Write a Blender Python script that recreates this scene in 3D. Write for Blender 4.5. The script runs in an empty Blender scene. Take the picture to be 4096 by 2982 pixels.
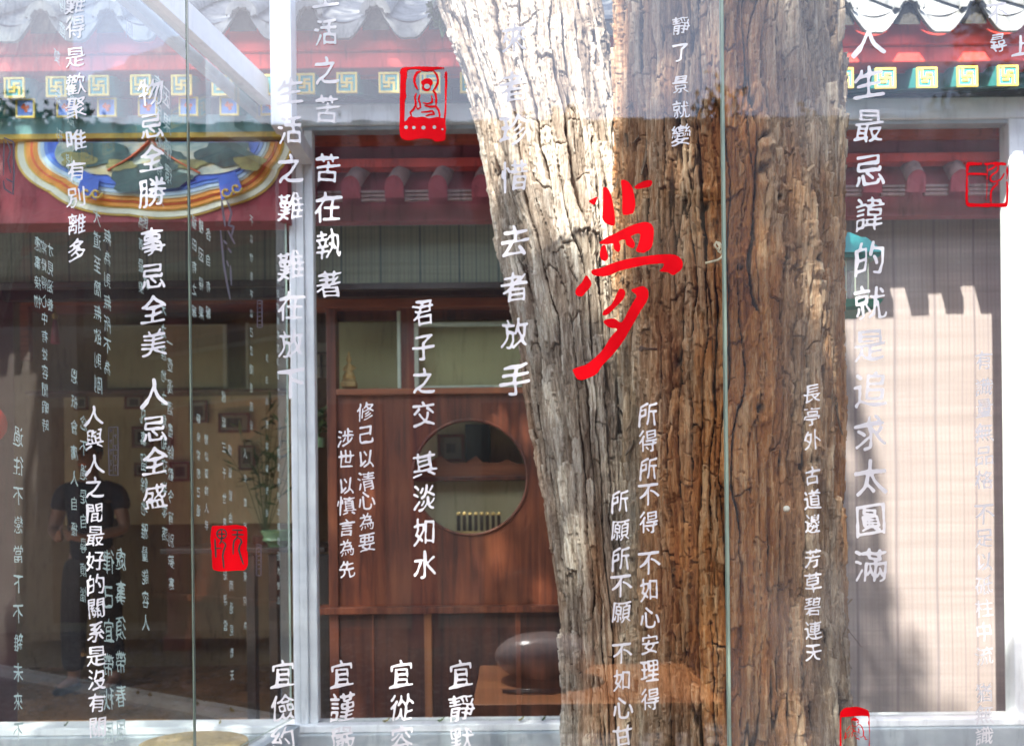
import bpy, bmesh, math, random
import numpy as np
from mathutils import Vector, Matrix
R = math.radians
S = bpy.context.scene
COL = S.collection
random.seed(7)

# ------------------------------------------------------------------ camera, sky, sun, exposure
F_PX = 26.0/36.0*4096.0            # focal length in photo pixels
CX, CY = 2048.0, 2000.0            # principal point (level camera, lens shifted up)
EYE = Vector((0.0, 0.0, 1.30))
ROLL = R(0.62)
cam_d = bpy.data.cameras.new('camera'); cam = bpy.data.objects.new('camera', cam_d); COL.objects.link(cam)
cam_d.lens = 26; cam_d.sensor_width = 36; cam_d.shift_y = (CY-1491.0)/4096.0
cam_d.clip_start = 0.02; cam_d.clip_end = 3000
cam_d.dof.use_dof = True; cam_d.dof.focus_distance = 1.60; cam_d.dof.aperture_fstop = 3.2
cam.matrix_world = Matrix.Translation(EYE) @ Matrix.Rotation(R(90), 4, 'X') @ Matrix.Rotation(-ROLL, 4, 'Z')
S.camera = cam

SD = Vector((0.48, 1.0, -1.57)).normalized()      # direction sunlight travels
world = bpy.data.worlds.new('World'); S.world = world; world.use_nodes = True
wn = world.node_tree.nodes; wl = world.node_tree.links
bg = wn['Background']; sky = wn.new('ShaderNodeTexSky'); sky.sky_type = 'NISHITA'; sky.sun_disc = False
sky.sun_elevation = math.asin(-SD.z); sky.sun_rotation = math.atan2(-SD.x, -SD.y)
sky.air_density = 1.0; sky.dust_density = 2.0
wl.new(sky.outputs[0], bg.inputs[0]); bg.inputs[1].default_value = 0.15
sun_d = bpy.data.lights.new('sun', 'SUN'); sun_d.energy = 5.0; sun_d.angle = R(0.53); sun_d.color = (1.0, 0.965, 0.92)
sun = bpy.data.objects.new('sun', sun_d); COL.objects.link(sun)
sun.rotation_euler = SD.to_track_quat('-Z', 'Y').to_euler(); sun.location = (-4, -8, 13)
S.view_settings.view_transform = 'Standard'; S.view_settings.look = 'None'
S.view_settings.exposure = 2.22; S.view_settings.gamma = 1.0
cy = S.cycles
cy.max_bounces = 9; cy.diffuse_bounces = 4; cy.glossy_bounces = 4; cy.transmission_bounces = 4; cy.transparent_max_bounces = 24
cy.sample_clamp_indirect = 4.0; cy.caustics_reflective = False; cy.caustics_refractive = False
cy.use_denoising = True; cy.use_adaptive_sampling = True; cy.adaptive_threshold = 0.015

# ------------------------------------------------------------------ helpers
def at(px, py, Y):
    """photo pixel + real distance -> point in the courtyard"""
    dx, dy = px-CX, CY-py
    c, s = math.cos(ROLL), math.sin(ROLL)
    wx, wy = c*dx+s*dy, -s*dx+c*dy
    return Vector((wx/F_PX*Y, Y, EYE.z+wy/F_PX*Y))
def PXM(Y): return Y/F_PX

def tag(o, label=None, cat=None, group=None, kind=None):
    if label: o['label'] = label
    if cat: o['category'] = cat
    if group: o['group'] = group
    if kind: o['kind'] = kind
    return o
def empty(name, loc, label=None, cat=None, group=None):
    o = bpy.data.objects.new(name, None); COL.objects.link(o); o.location = loc
    o.empty_display_size = 0.1
    return tag(o, label, cat, group)
def root_loc(p):
    v = Vector((0, 0, 0))
    while p is not None:
        v += p.location; p = p.parent
    return v
def copy_tree(o, off, parent=None):
    c = o.copy(); COL.objects.link(c); c.parent = parent
    if parent is None: c.location = o.location+Vector(off)
    for ch in list(o.children): copy_tree(ch, (0, 0, 0), c)
    return c

class MB:
    def __init__(s): s.v = []; s.f = []; s.m = []
    def add(s, vs, fs, mi=0):
        n = len(s.v); s.v += [tuple(v) for v in vs]; s.f += [tuple(i+n for i in f) for f in fs]; s.m += [mi]*len(fs); return s
    def box(s, a, b, mi=0, bev=0.0):
        x0, y0, z0 = a; x1, y1, z1 = b
        if x0 > x1: x0, x1 = x1, x0
        if y0 > y1: y0, y1 = y1, y0
        if z0 > z1: z0, z1 = z1, z0
        e = min(bev, (x1-x0)*.4, (y1-y0)*.4, (z1-z0)*.4)
        if e <= 0:
            return s.add([(x0,y0,z0),(x1,y0,z0),(x1,y1,z0),(x0,y1,z0),(x0,y0,z1),(x1,y0,z1),(x1,y1,z1),(x0,y1,z1)],
                         [(0,3,2,1),(4,5,6,7),(0,1,5,4),(1,2,6,5),(2,3,7,6),(3,0,4,7)], mi)
        bm = bmesh.new(); bmesh.ops.create_cube(bm, size=1)
        for v in bm.verts: v.co = Vector(((x0+x1)/2+v.co.x*(x1-x0), (y0+y1)/2+v.co.y*(y1-y0), (z0+z1)/2+v.co.z*(z1-z0)))
        bmesh.ops.bevel(bm, geom=bm.edges[:], offset=e, segments=2, profile=0.6, affect='EDGES')
        bm.verts.index_update(); s.add([v.co for v in bm.verts], [[v.index for v in f.verts] for f in bm.faces], mi); bm.free(); return s
    def bar(s, p, q, w, h, up=(0,0,1), mi=0):
        """box beam from p to q"""
        p, q = Vector(p), Vector(q); d = (q-p).normalized(); up = Vector(up)
        r = d.cross(up).normalized(); u = r.cross(d).normalized()
        vs = [c+r*sx*w/2+u*su*h/2 for c in (p, q) for sx, su in ((-1,-1),(1,-1),(1,1),(-1,1))]
        return s.add(vs, [(0,1,2,3),(7,6,5,4),(0,4,5,1),(1,5,6,2),(2,6,7,3),(3,7,4,0)], mi)
    def tube(s, pts, rad, n=10, mi=0, cap=True):
        pts = [Vector(p) for p in pts]; rs = rad if hasattr(rad, '__len__') else [rad]*len(pts)
        base = len(s.v); prev = None; vs = []; fs = []
        for i, p in enumerate(pts):
            d = (pts[min(i+1, len(pts)-1)]-pts[max(i-1, 0)]).normalized()
            a = prev if prev is not None else (Vector((0,0,1)) if abs(d.z) < .9 else Vector((1,0,0)))
            r = (a-d*a.dot(d)).normalized(); prev = r; u = d.cross(r)
            for k in range(n):
                t = 2*math.pi*k/n; vs.append(p+(r*math.cos(t)+u*math.sin(t))*rs[i])
        for i in range(len(pts)-1):
            for k in range(n):
                k2 = (k+1) % n; fs.append((i*n+k, i*n+k2, (i+1)*n+k2, (i+1)*n+k))
        if cap: fs.append(tuple(range(n))[::-1]); fs.append(tuple((len(pts)-1)*n+k for k in range(n)))
        return s.add(vs, fs, mi)
    def lathe(s, c, prof, n=32, mi=0, sx=1, sy=1):
        c = Vector(c); vs = []; fs = []
        for r, z in prof:
            for k in range(n):
                t = 2*math.pi*k/n; vs.append(c+Vector((r*sx*math.cos(t), r*sy*math.sin(t), z)))
        for i in range(len(prof)-1):
            for k in range(n): fs.append((i*n+k, i*n+(k+1) % n, (i+1)*n+(k+1) % n, (i+1)*n+k))
        if prof[0][0] > 1e-5: fs.append(tuple(range(n))[::-1])
        if prof[-1][0] > 1e-5: fs.append(tuple((len(prof)-1)*n+k for k in range(n)))
        return s.add(vs, fs, mi)
    def build(s, name, mat, parent=None, smooth=False, auto=None):
        o0 = root_loc(parent); me = bpy.data.meshes.new(name)
        me.from_pydata([(x-o0.x, y-o0.y, z-o0.z) for x, y, z in s.v], [], s.f)
        for m in (mat if isinstance(mat, (list, tuple)) else [mat]): me.materials.append(m)
        if any(s.m): me.polygons.foreach_set('material_index', s.m)
        if smooth:
            me.polygons.foreach_set('use_smooth', [True]*len(me.polygons))
            if auto: me.set_sharp_from_angle(angle=R(auto))
        me.update(); o = bpy.data.objects.new(name, me); COL.objects.link(o); o.parent = parent
        return o

# ------------------------------------------------------------------ materials
def new_mat(name):
    m = bpy.data.materials.new(name); m.use_nodes = True; nt = m.node_tree
    b = nt.nodes['Principled BSDF']; return m, nt, b
def N(nt, t, **kw):
    n = nt.nodes.new(t)
    for k, v in kw.items():
        if k in n.inputs: n.inputs[k].default_value = v
        else: setattr(n, k, v)
    return n
def srgb(r, g, b):
    f = lambda c: (c/255/12.92) if c/255 <= .04045 else ((c/255+.055)/1.055)**2.4
    return (f(r), f(g), f(b), 1)
def coords(nt, scale):
    g = N(nt, 'ShaderNodeNewGeometry'); mp = N(nt, 'ShaderNodeMapping'); mp.inputs['Scale'].default_value = scale
    nt.links.new(g.outputs['Position'], mp.inputs[0]); return mp
def ramp(nt, src, stops):
    r = N(nt, 'ShaderNodeValToRGB'); e = r.color_ramp.elements
    while len(e) < len(stops): e.new(0.5)
    for el, (p, c) in zip(e, stops): el.position = p; el.color = c
    nt.links.new(src, r.inputs[0]); return r
def paint(name, col, rough=0.5, var=0.18, scale=(6, 6, 6), bump=0.15, bscale=60, spec=0.4, coat=0.0, col2=None, det=5):
    """surface of one colour with wear: large soft variation plus fine grain"""
    m, nt, b = new_mat(name); L = nt.links
    t = N(nt, 'ShaderNodeTexNoise', Scale=1.0, Detail=float(det), Roughness=0.62); L.new(coords(nt, scale).outputs[0], t.inputs[0])
    c2 = col2 or tuple(min(1, c*(1+var)) for c in col[:3])+(1,)
    c1 = tuple(c*(1-var) for c in col[:3])+(1,)
    r = ramp(nt, t.outputs[0], [(0.28, c1), (0.5, col), (0.74, c2)])
    w = N(nt, 'ShaderNodeTexNoise', Scale=1.0, Detail=6.0, Roughness=0.7); L.new(coords(nt, (34, 34, 5)).outputs[0], w.inputs[0])
    wr = ramp(nt, w.outputs[0], [(0.30, (1-2.2*var,)*3+(1,)), (0.46, (1, 1, 1, 1)), (0.8, (1.06, 1.06, 1.06, 1))])
    oi = N(nt, 'ShaderNodeObjectInfo'); om = N(nt, 'ShaderNodeMath', operation='MULTIPLY_ADD'); L.new(oi.outputs['Random'], om.inputs[0]); om.inputs[1].default_value = var*.9; om.inputs[2].default_value = 1-var*.45
    mw = N(nt, 'ShaderNodeMix', data_type='RGBA', blend_type='MULTIPLY'); mw.inputs[0].default_value = 1; L.new(r.outputs[0], mw.inputs[6]); L.new(wr.outputs[0], mw.inputs[7])
    mo = N(nt, 'ShaderNodeVectorMath', operation='SCALE'); L.new(mw.outputs[2], mo.inputs[0]); L.new(om.outputs[0], mo.inputs['Scale']); L.new(mo.outputs[0], b.inputs['Base Color'])
    b.inputs['Roughness'].default_value = rough; b.inputs['Specular IOR Level'].default_value = spec
    if coat: b.inputs['Coat Weight'].default_value = coat
    if bump:
        t2 = N(nt, 'ShaderNodeTexNoise', Scale=float(bscale), Detail=4.0); bp = N(nt, 'ShaderNodeBump', Strength=bump, Distance=0.004)
        g = N(nt, 'ShaderNodeNewGeometry'); L.new(g.outputs['Position'], t2.inputs[0]); L.new(t2.outputs[0], bp.inputs['Height']); L.new(bp.outputs[0], b.inputs['Normal'])
    return m
def wood(name, dark, mid, light, scale=(28, 28, 1.6), rough=0.42, coat=0.15):
    m, nt, b = new_mat(name); L = nt.links
    mp = coords(nt, scale)
    w = N(nt, 'ShaderNodeTexNoise', Scale=1.0, Detail=7.0, Roughness=0.66, Distortion=0.8); L.new(mp.outputs[0], w.inputs[0])
    big = N(nt, 'ShaderNodeTexNoise', Scale=2.3, Detail=3.0); g = N(nt, 'ShaderNodeNewGeometry'); L.new(g.outputs['Position'], big.inputs[0])
    mx = N(nt, 'ShaderNodeMath', operation='MULTIPLY_ADD'); L.new(big.outputs[0], mx.inputs[0]); mx.inputs[1].default_value = 0.7
    sb = N(nt, 'ShaderNodeMath', operation='ADD'); L.new(w.outputs[0], sb.inputs[0]); sb.inputs[1].default_value = -0.35
    L.new(sb.outputs[0], mx.inputs[2])
    r = ramp(nt, mx.outputs[0], [(0.30, dark), (0.5, mid), (0.72, light)]); L.new(r.outputs[0], b.inputs['Base Color'])
    b.inputs['Roughness'].default_value = rough; b.inputs['Coat Weight'].default_value = coat; b.inputs['Coat Roughness'].default_value = 0.2
    bp = N(nt, 'ShaderNodeBump', Strength=0.2, Distance=0.003); L.new(w.outputs[0], bp.inputs['Height']); L.new(bp.outputs[0], b.inputs['Normal'])
    return m

M = {}
M['white_steel'] = paint('white_steel', (0.89, 0.90, 0.90, 1), 0.38, 0.10, (3, 3, 9), 0.05, 80)
M['sill'] = paint('sill_paint', (0.42, 0.47, 0.50, 1), 0.5, 0.12, (5, 5, 5), 0.15, 60)
M['red'] = paint('red_lacquer', (0.62, 0.055, 0.035, 1), 0.55, 0.22, (9, 9, 3), 0.12, 50, spec=0.2)
M['orange_red'] = paint('orange_red_lacquer', (0.72, 0.13, 0.04, 1), 0.7, 0.2, (2, 9, 20), 0.1, 50, spec=0.08)
M['maroon'] = paint('maroon_lacquer', (0.32, 0.065, 0.08, 1), 0.65, 0.2, (4, 4, 1.5), 0.12, 40, spec=0.12)
M['maroon_dark'] = paint('dark_maroon', (0.10, 0.022, 0.03, 1), 0.5, 0.2)
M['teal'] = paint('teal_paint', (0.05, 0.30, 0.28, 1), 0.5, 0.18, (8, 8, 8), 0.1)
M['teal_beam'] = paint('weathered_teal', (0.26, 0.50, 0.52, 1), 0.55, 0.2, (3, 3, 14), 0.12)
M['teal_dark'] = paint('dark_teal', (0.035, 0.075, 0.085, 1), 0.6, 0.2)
M['yellow'] = paint('yellow_paint', (0.68, 0.50, 0.09, 1), 0.5, 0.12, (20, 20, 20), 0.1)
M['blue'] = paint('ultramarine_paint', (0.05, 0.14, 0.62, 1), 0.5, 0.15, (9, 9, 9), 0.1)
M['blue_mid'] = paint('mid_blue_paint', (0.14, 0.28, 0.72, 1), 0.5, 0.15, (9, 9, 9), 0.1)
M['blue_pale'] = paint('pale_blue_paint', (0.55, 0.68, 0.80, 1), 0.5, 0.12, (9, 9, 9), 0.1)
M['cream'] = paint('cream_paint', (0.82, 0.79, 0.62, 1), 0.5, 0.1, (9, 9, 9), 0.1)
M['gold'] = paint('gold_ochre_paint', (0.78, 0.50, 0.08, 1), 0.5, 0.15, (9, 9, 9), 0.1)
M['orange'] = paint('orange_paint', (0.85, 0.33, 0.04, 1), 0.5, 0.15, (9, 9, 9), 0.1)
M['vermilion'] = paint('vermilion_paint', (0.78, 0.13, 0.03, 1), 0.5, 0.15, (9, 9, 9), 0.1)
M['tile'] = paint('grey_roof_tile', (0.17, 0.17, 0.165, 1), 0.75, 0.35, (14, 14, 14), 0.4, 40, spec=0.2)
M['tile_white'] = paint('lime_washed_tile', (0.21, 0.21, 0.20, 1), 0.7, 0.35, (16, 16, 16), 0.35, 45, spec=0.2)
M['soffit'] = paint('soffit_boards', (0.05, 0.07, 0.075, 1), 0.7, 0.25, (30, 3, 3), 0.2)
M['tan'] = paint('tan_plaster', (0.45, 0.37, 0.27, 1), 0.8, 0.12, (2, 2, 2), 0.2, 40)
M['wood'] = wood('rosewood', (0.052, 0.012, 0.006, 1), (0.15, 0.036, 0.015, 1), (0.24, 0.068, 0.026, 1))
M['wood_dark'] = wood('dark_rosewood', (0.022, 0.007, 0.005, 1), (0.066, 0.018, 0.010, 1), (0.115, 0.033, 0.016, 1))
M['wood_light'] = wood('orange_rosewood', (0.16, 0.045, 0.018, 1), (0.30, 0.085, 0.03, 1), (0.40, 0.13, 0.05, 1), (2, 20, 40))
M['wood_stile'] = wood('pale_rosewood', (0.20, 0.07, 0.025, 1), (0.36, 0.13, 0.05, 1), (0.46, 0.18, 0.07, 1))
M['wood_black'] = wood('blackened_wood', (0.012, 0.008, 0.006, 1), (0.030, 0.018, 0.012, 1), (0.05, 0.03, 0.02, 1))
M['olive'] = paint('olive_linen', (0.36, 0.34, 0.175, 1), 0.85, 0.10, (2, 2, 5), 0.25, 300, spec=0.15)
M['olive_dark'] = paint('dim_olive_wall', (0.58, 0.50, 0.30, 1), 0.85, 0.14, (1.5, 1.5, 1.5), 0.1)
M['room_wall'] = paint('brown_room_wall', (0.19, 0.135, 0.068, 1), 0.85, 0.25, (1.2, 1.2, 1.2), 0.1)
M['room_floor'] = paint('polished_brown_floor', (0.20, 0.105, 0.048, 1), 0.22, 0.35, (2.5, 2.5, 2.5), 0.05)
M['glass_rim'] = paint('pale_glass_rim', (0.50, 0.55, 0.43, 1), 0.3, 0.06)
M['ivory'] = paint('carved_boxwood', (0.62, 0.42, 0.15, 1), 0.55, 0.2, (60, 60, 60), 0.2, 200)
M['paper'] = paint('picture_paper', (0.30, 0.28, 0.21, 1), 0.8, 0.12, (12, 12, 12), 0.05)
M['ink'] = paint('ink_wash', (0.07, 0.075, 0.07, 1), 0.8, 0.5, (25, 25, 25), 0.05)
M['celadon'] = paint('celadon_glaze', (0.20, 0.34, 0.17, 1), 0.15, 0.12, (9, 9, 9), 0.02, coat=0.6)
M['leaf'] = paint('green_leaf', (0.055, 0.105, 0.022, 1), 0.5, 0.4, (30, 30, 30), 0.1, col2=(0.13, 0.19, 0.05, 1))
M['crown'] = paint('cypress_foliage', (0.035, 0.065, 0.02, 1), 0.6, 0.4, (9, 9, 9), 0.1)
M['dry_leaf'] = paint('yellowed_leaf', (0.36, 0.30, 0.045, 1), 0.6, 0.4, (60, 60, 60), 0.1)
M['straw'] = paint('dry_straw', (0.62, 0.54, 0.36, 1), 0.7, 0.3, (60, 60, 60), 0.1)
M['stone_egg'] = paint('polished_brown_stone', (0.30, 0.245, 0.23, 1), 0.16, 0.25, (5, 5, 5), 0.05, 30, coat=0.3)
M['table'] = wood('orange_elm', (0.30, 0.10, 0.03, 1), (0.50, 0.19, 0.065, 1), (0.58, 0.25, 0.09, 1), (2, 20, 20), 0.35)
M['letter'] = paint('white_vinyl', (0.68, 0.68, 0.67, 1), 0.5, 0.02, (9, 9, 9), 0.0)
def vinyl_back(name, col):
    m, nt, b = new_mat(name); L = nt.links; nt.nodes.remove(b)
    d = N(nt, 'ShaderNodeBsdfDiffuse'); d.inputs[0].default_value = col; t = N(nt, 'ShaderNodeBsdfTranslucent'); t.inputs[0].default_value = col
    x = N(nt, 'ShaderNodeMixShader'); x.inputs[0].default_value = 0.5; L.new(d.outputs[0], x.inputs[1]); L.new(t.outputs[0], x.inputs[2]); L.new(x.outputs[0], nt.nodes['Material Output'].inputs[0]); return m
M['letter_back'] = vinyl_back('white_vinyl_back', (0.74, 0.84, 0.79, 1))
M['lilac'] = paint('lilac_vinyl', (0.40, 0.34, 0.43, 1), 0.55, 0.05, (9, 9, 9), 0.0)
M['red_vinyl'] = paint('red_vinyl', (0.66, 0.001, 0.006, 1), 0.7, 0.04, (9, 9, 9), 0.0, spec=0.06)
M['seam'] = paint('green_glass_edge', (0.27, 0.35, 0.27, 1), 0.3, 0.2, (40, 40, 5), 0.05)
M['feeder_teal'] = paint('teal_plastic', (0.015, 0.20, 0.19, 1), 0.35, 0.08, (9, 9, 9), 0.03)
M['feeder_green'] = paint('green_plastic', (0.015, 0.19, 0.125, 1), 0.35, 0.08, (9, 9, 9), 0.03)
M['seed'] = paint('bird_seed', (0.13, 0.07, 0.03, 1), 0.9, 0.5, (150, 150, 150), 0.6, 150)
M['rust'] = paint('rusty_iron', (0.09, 0.045, 0.028, 1), 0.7, 0.3, (80, 80, 80), 0.3, 200)
M['snail'] = paint('pale_shell', (0.68, 0.64, 0.54, 1), 0.4, 0.15, (90, 90, 90), 0.1)
def pebbles():
    m, nt, b = new_mat('pebble_paving'); L = nt.links; g = N(nt, 'ShaderNodeNewGeometry')
    v = N(nt, 'ShaderNodeTexVoronoi', Scale=17.0); L.new(g.outputs['Position'], v.inputs[0]); c = N(nt, 'ShaderNodeSeparateColor'); L.new(v.outputs['Color'], c.inputs[0])
    r = ramp(nt, c.outputs[0], [(0.0, (0.10, 0.09, 0.09, 1)), (0.6, (0.20, 0.18, 0.17, 1)), (1.0, (0.42, 0.39, 0.38, 1))])
    e = ramp(nt, v.outputs['Distance'], [(0.30, (1, 1, 1, 1)), (0.55, (0.18, 0.16, 0.15, 1))])
    x = N(nt, 'ShaderNodeMix', data_type='RGBA', blend_type='MULTIPLY'); x.inputs[0].default_value = 1; L.new(r.outputs[0], x.inputs[6]); L.new(e.outputs[0], x.inputs[7]); L.new(x.outputs[2], b.inputs['Base Color'])
    b.inputs['Roughness'].default_value = .7; bp = N(nt, 'ShaderNodeBump', Strength=.6, Distance=.02); bp.invert = True; L.new(v.outputs['Distance'], bp.inputs['Height']); L.new(bp.outputs[0], b.inputs['Normal']); return m
M['paving'] = pebbles()
M['cloth_navy'] = paint('navy_cotton', (0.016, 0.02, 0.032, 1), 0.9, 0.25, (14, 14, 14), 0.3, 60, spec=0.1)
M['cloth_black'] = paint('black_cotton', (0.014, 0.014, 0.017, 1), 0.9, 0.25, (14, 14, 14), 0.3, 60, spec=0.1)
M['skin'] = paint('skin', (0.22, 0.11, 0.07, 1), 0.5, 0.08, (20, 20, 20), 0.05)
M['hair'] = paint('black_hair', (0.012, 0.01, 0.009, 1), 0.5, 0.3, (80, 80, 10), 0.4, 200)
M['grey_cloth'] = paint('grey_screen_cloth', (0.20, 0.22, 0.175, 1), 0.85, 0.1, (3, 3, 3), 0.1)

def blind_mat(name, base, dark, string):
    """bamboo roller blind: fine reeds, warp strings and a few wider cords"""
    m, nt, b = new_mat(name); L = nt.links
    g = N(nt, 'ShaderNodeNewGeometry'); sp = N(nt, 'ShaderNodeSeparateXYZ'); L.new(g.outputs['Position'], sp.inputs[0])
    nz = N(nt, 'ShaderNodeTexNoise', Scale=1.0, Detail=6.0, Roughness=0.7); L.new(coords(nt, (2.2, 1, 220)).outputs[0], nz.inputs[0])
    nb = N(nt, 'ShaderNodeTexNoise', Scale=1.0, Detail=3.0); L.new(coords(nt, (1.0, 1, 26)).outputs[0], nb.inputs[0])
    ad = N(nt, 'ShaderNodeMath', operation='ADD'); L.new(nz.outputs[0], ad.inputs[0]); L.new(nb.outputs[0], ad.inputs[1])
    hl = N(nt, 'ShaderNodeMath', operation='MULTIPLY'); L.new(ad.outputs[0], hl.inputs[0]); hl.inputs[1].default_value = 0.5
    r = ramp(nt, hl.outputs[0], [(0.34, dark), (0.5, base), (0.68, tuple(min(1, c*1.25) for c in base[:3])+(1,))])
    def lines(period, width, off=0.0):
        a = N(nt, 'ShaderNodeMath', operation='MULTIPLY_ADD'); L.new(sp.outputs[0], a.inputs[0]); a.inputs[1].default_value = 1/period; a.inputs[2].default_value = off
        f = N(nt, 'ShaderNodeMath', operation='FRACT'); L.new(a.outputs[0], f.inputs[0])
        c = N(nt, 'ShaderNodeMath', operation='LESS_THAN'); L.new(f.outputs[0], c.inputs[0]); c.inputs[1].default_value = width
        return c
    fine = lines(0.0185, 0.22); wide = lines(0.172, 0.05, 0.3); pair = lines(0.057, 0.09, 0.6)
    mx = N(nt, 'ShaderNodeMath', operation='MULTIPLY_ADD'); L.new(fine.outputs[0], mx.inputs[0]); mx.inputs[1].default_value = 0.35
    mw = N(nt, 'ShaderNodeMath', operation='MULTIPLY'); L.new(wide.outputs[0], mw.inputs[0]); mw.inputs[1].default_value = 0.85
    mq = N(nt, 'ShaderNodeMath', operation='MULTIPLY'); L.new(pair.outputs[0], mq.inputs[0]); mq.inputs[1].default_value = 0.45
    mm = N(nt, 'ShaderNodeMath', operation='MAXIMUM'); L.new(mw.outputs[0], mm.inputs[0]); L.new(mq.outputs[0], mm.inputs[1]); L.new(mm.outputs[0], mx.inputs[2])
    cl = N(nt, 'ShaderNodeClamp'); L.new(mx.outputs[0], cl.inputs[0])
    mc = N(nt, 'ShaderNodeMix', data_type='RGBA'); L.new(cl.outputs[0], mc.inputs[0]); L.new(r.outputs[0], mc.inputs[6]); mc.inputs[7].default_value = string
    L.new(mc.outputs[2], b.inputs['Base Color']); b.inputs['Roughness'].default_value = 0.7; b.inputs['Specular IOR Level'].default_value = 0.2
    bp = N(nt, 'ShaderNodeBump', Strength=0.35, Distance=0.003); L.new(nz.outputs[0], bp.inputs['Height']); L.new(bp.outputs[0], b.inputs['Normal'])
    return m
M['blind'] = blind_mat('bamboo_blind', (0.27, 0.212, 0.196, 1), (0.225, 0.174, 0.160, 1), (0.165, 0.128, 0.132, 1))
M['blind_green'] = blind_mat('greenish_bamboo_blind', (0.235, 0.25, 0.19, 1), (0.18, 0.19, 0.145, 1), (0.075, 0.105, 0.11, 1))

def glass(name, f0, fr, dust, tint, dust_col=(0.75, 0.78, 0.8, 1), dscale=3.0):
    """flat clear pane: tinted see-through, mirror reflection that grows at grazing angles, and a thin film of dust"""
    m, nt, b = new_mat(name); L = nt.links; nt.nodes.remove(b); out = nt.nodes['Material Output']
    tr = N(nt, 'ShaderNodeBsdfTransparent'); tr.inputs[0].default_value = tint
    gl = N(nt, 'ShaderNodeBsdfGlossy'); gl.inputs['Roughness'].default_value = 0.0; gl.inputs[0].default_value = (1, 1, 1, 1)
    # Schlick reflectance, the same from both sides of the pane
    gg = N(nt, 'ShaderNodeNewGeometry'); dt = N(nt, 'ShaderNodeVectorMath', operation='DOT_PRODUCT'); L.new(gg.outputs['Incoming'], dt.inputs[0]); L.new(gg.outputs['Normal'], dt.inputs[1])
    ab = N(nt, 'ShaderNodeMath', operation='ABSOLUTE'); L.new(dt.outputs['Value'], ab.inputs[0])
    om = N(nt, 'ShaderNodeMath', operation='SUBTRACT', use_clamp=True); om.inputs[0].default_value = 1.0; L.new(ab.outputs[0], om.inputs[1])
    pw_ = N(nt, 'ShaderNodeMath', operation='POWER'); L.new(om.outputs[0], pw_.inputs[0]); pw_.inputs[1].default_value = 5.0
    fz = N(nt, 'ShaderNodeMath', operation='MULTIPLY_ADD'); L.new(pw_.outputs[0], fz.inputs[0]); fz.inputs[1].default_value = 0.96; fz.inputs[2].default_value = 0.04
    ma = N(nt, 'ShaderNodeMath', operation='MULTIPLY_ADD', use_clamp=True); L.new(fz.outputs[0], ma.inputs[0]); ma.inputs[1].default_value = fr; ma.inputs[2].default_value = f0
    mx = N(nt, 'ShaderNodeMixShader'); L.new(ma.outputs[0], mx.inputs[0]); L.new(tr.outputs[0], mx.inputs[1]); L.new(gl.outputs[0], mx.inputs[2])
    df = N(nt, 'ShaderNodeBsdfDiffuse'); df.inputs[0].default_value = dust_col
    n1 = N(nt, 'ShaderNodeTexNoise', Scale=dscale, Detail=5.0, Roughness=0.7)
    g = N(nt, 'ShaderNodeNewGeometry'); L.new(g.outputs['Position'], n1.inputs[0])
    r1 = ramp(nt, n1.outputs[0], [(0.3, (dust*.6,)*3+(1,)), (0.75, (dust*1.5,)*3+(1,))])
    vo = N(nt, 'ShaderNodeTexVoronoi', Scale=46.0, Randomness=1.0); L.new(g.outputs['Position'], vo.inputs[0])
    sp = N(nt, 'ShaderNodeMath', operation='LESS_THAN'); L.new(vo.outputs[0], sp.inputs[0]); sp.inputs[1].default_value = 0.033
    sr = N(nt, 'ShaderNodeSeparateColor'); L.new(vo.outputs['Color'], sr.inputs[0])
    gt = N(nt, 'ShaderNodeMath', operation='GREATER_THAN'); L.new(sr.outputs[0], gt.inputs[0]); gt.inputs[1].default_value = 0.75
    sm = N(nt, 'ShaderNodeMath', operation='MULTIPLY'); L.new(sp.outputs[0], sm.inputs[0]); L.new(gt.outputs[0], sm.inputs[1])
    ss = N(nt, 'ShaderNodeMath', operation='MULTIPLY_ADD', use_clamp=True); L.new(sm.outputs[0], ss.inputs[0]); ss.inputs[1].default_value = 0.28; L.new(r1.outputs[0], ss.inputs[2])
    m2 = N(nt, 'ShaderNodeMixShader'); L.new(ss.outputs[0], m2.inputs[0]); L.new(mx.outputs[0], m2.inputs[1]); L.new(df.outputs[0], m2.inputs[2])
    L.new(m2.outputs[0], out.inputs[0]); return m
M['front_glass'] = glass('front_glass', 0.018, 1.2, 0.004, (0.955, 0.975, 0.96, 1))
M['tile_hollow_shade'] = paint('dark_hollow_shade', (0.055, 0.05, 0.042, 1), 0.9, 0.5, (60, 60, 60), 0.5, 90, spec=.1)
M['front_glass_dusty'] = glass('dusty_front_glass', 0.0, 0.9, 0.042, (0.955, 0.975, 0.96, 1))
M['front_glass_tinted'] = glass('tinted_front_glass', 0.035, 1.2, 0.005, (0.86, 0.91, 0.88, 1))
M['side_glass'] = glass('side_glass', 0.08, 1.3, 0.003, (0.93, 0.96, 0.94, 1))
M['back_glass'] = glass('back_glass', 0.0, 0.12, 0.003, (0.97, 0.985, 0.975, 1))
M['clear_plastic'] = glass('clear_plastic', 0.05, 1.2, 0.10, (0.93, 0.94, 0.94, 1))

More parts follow.
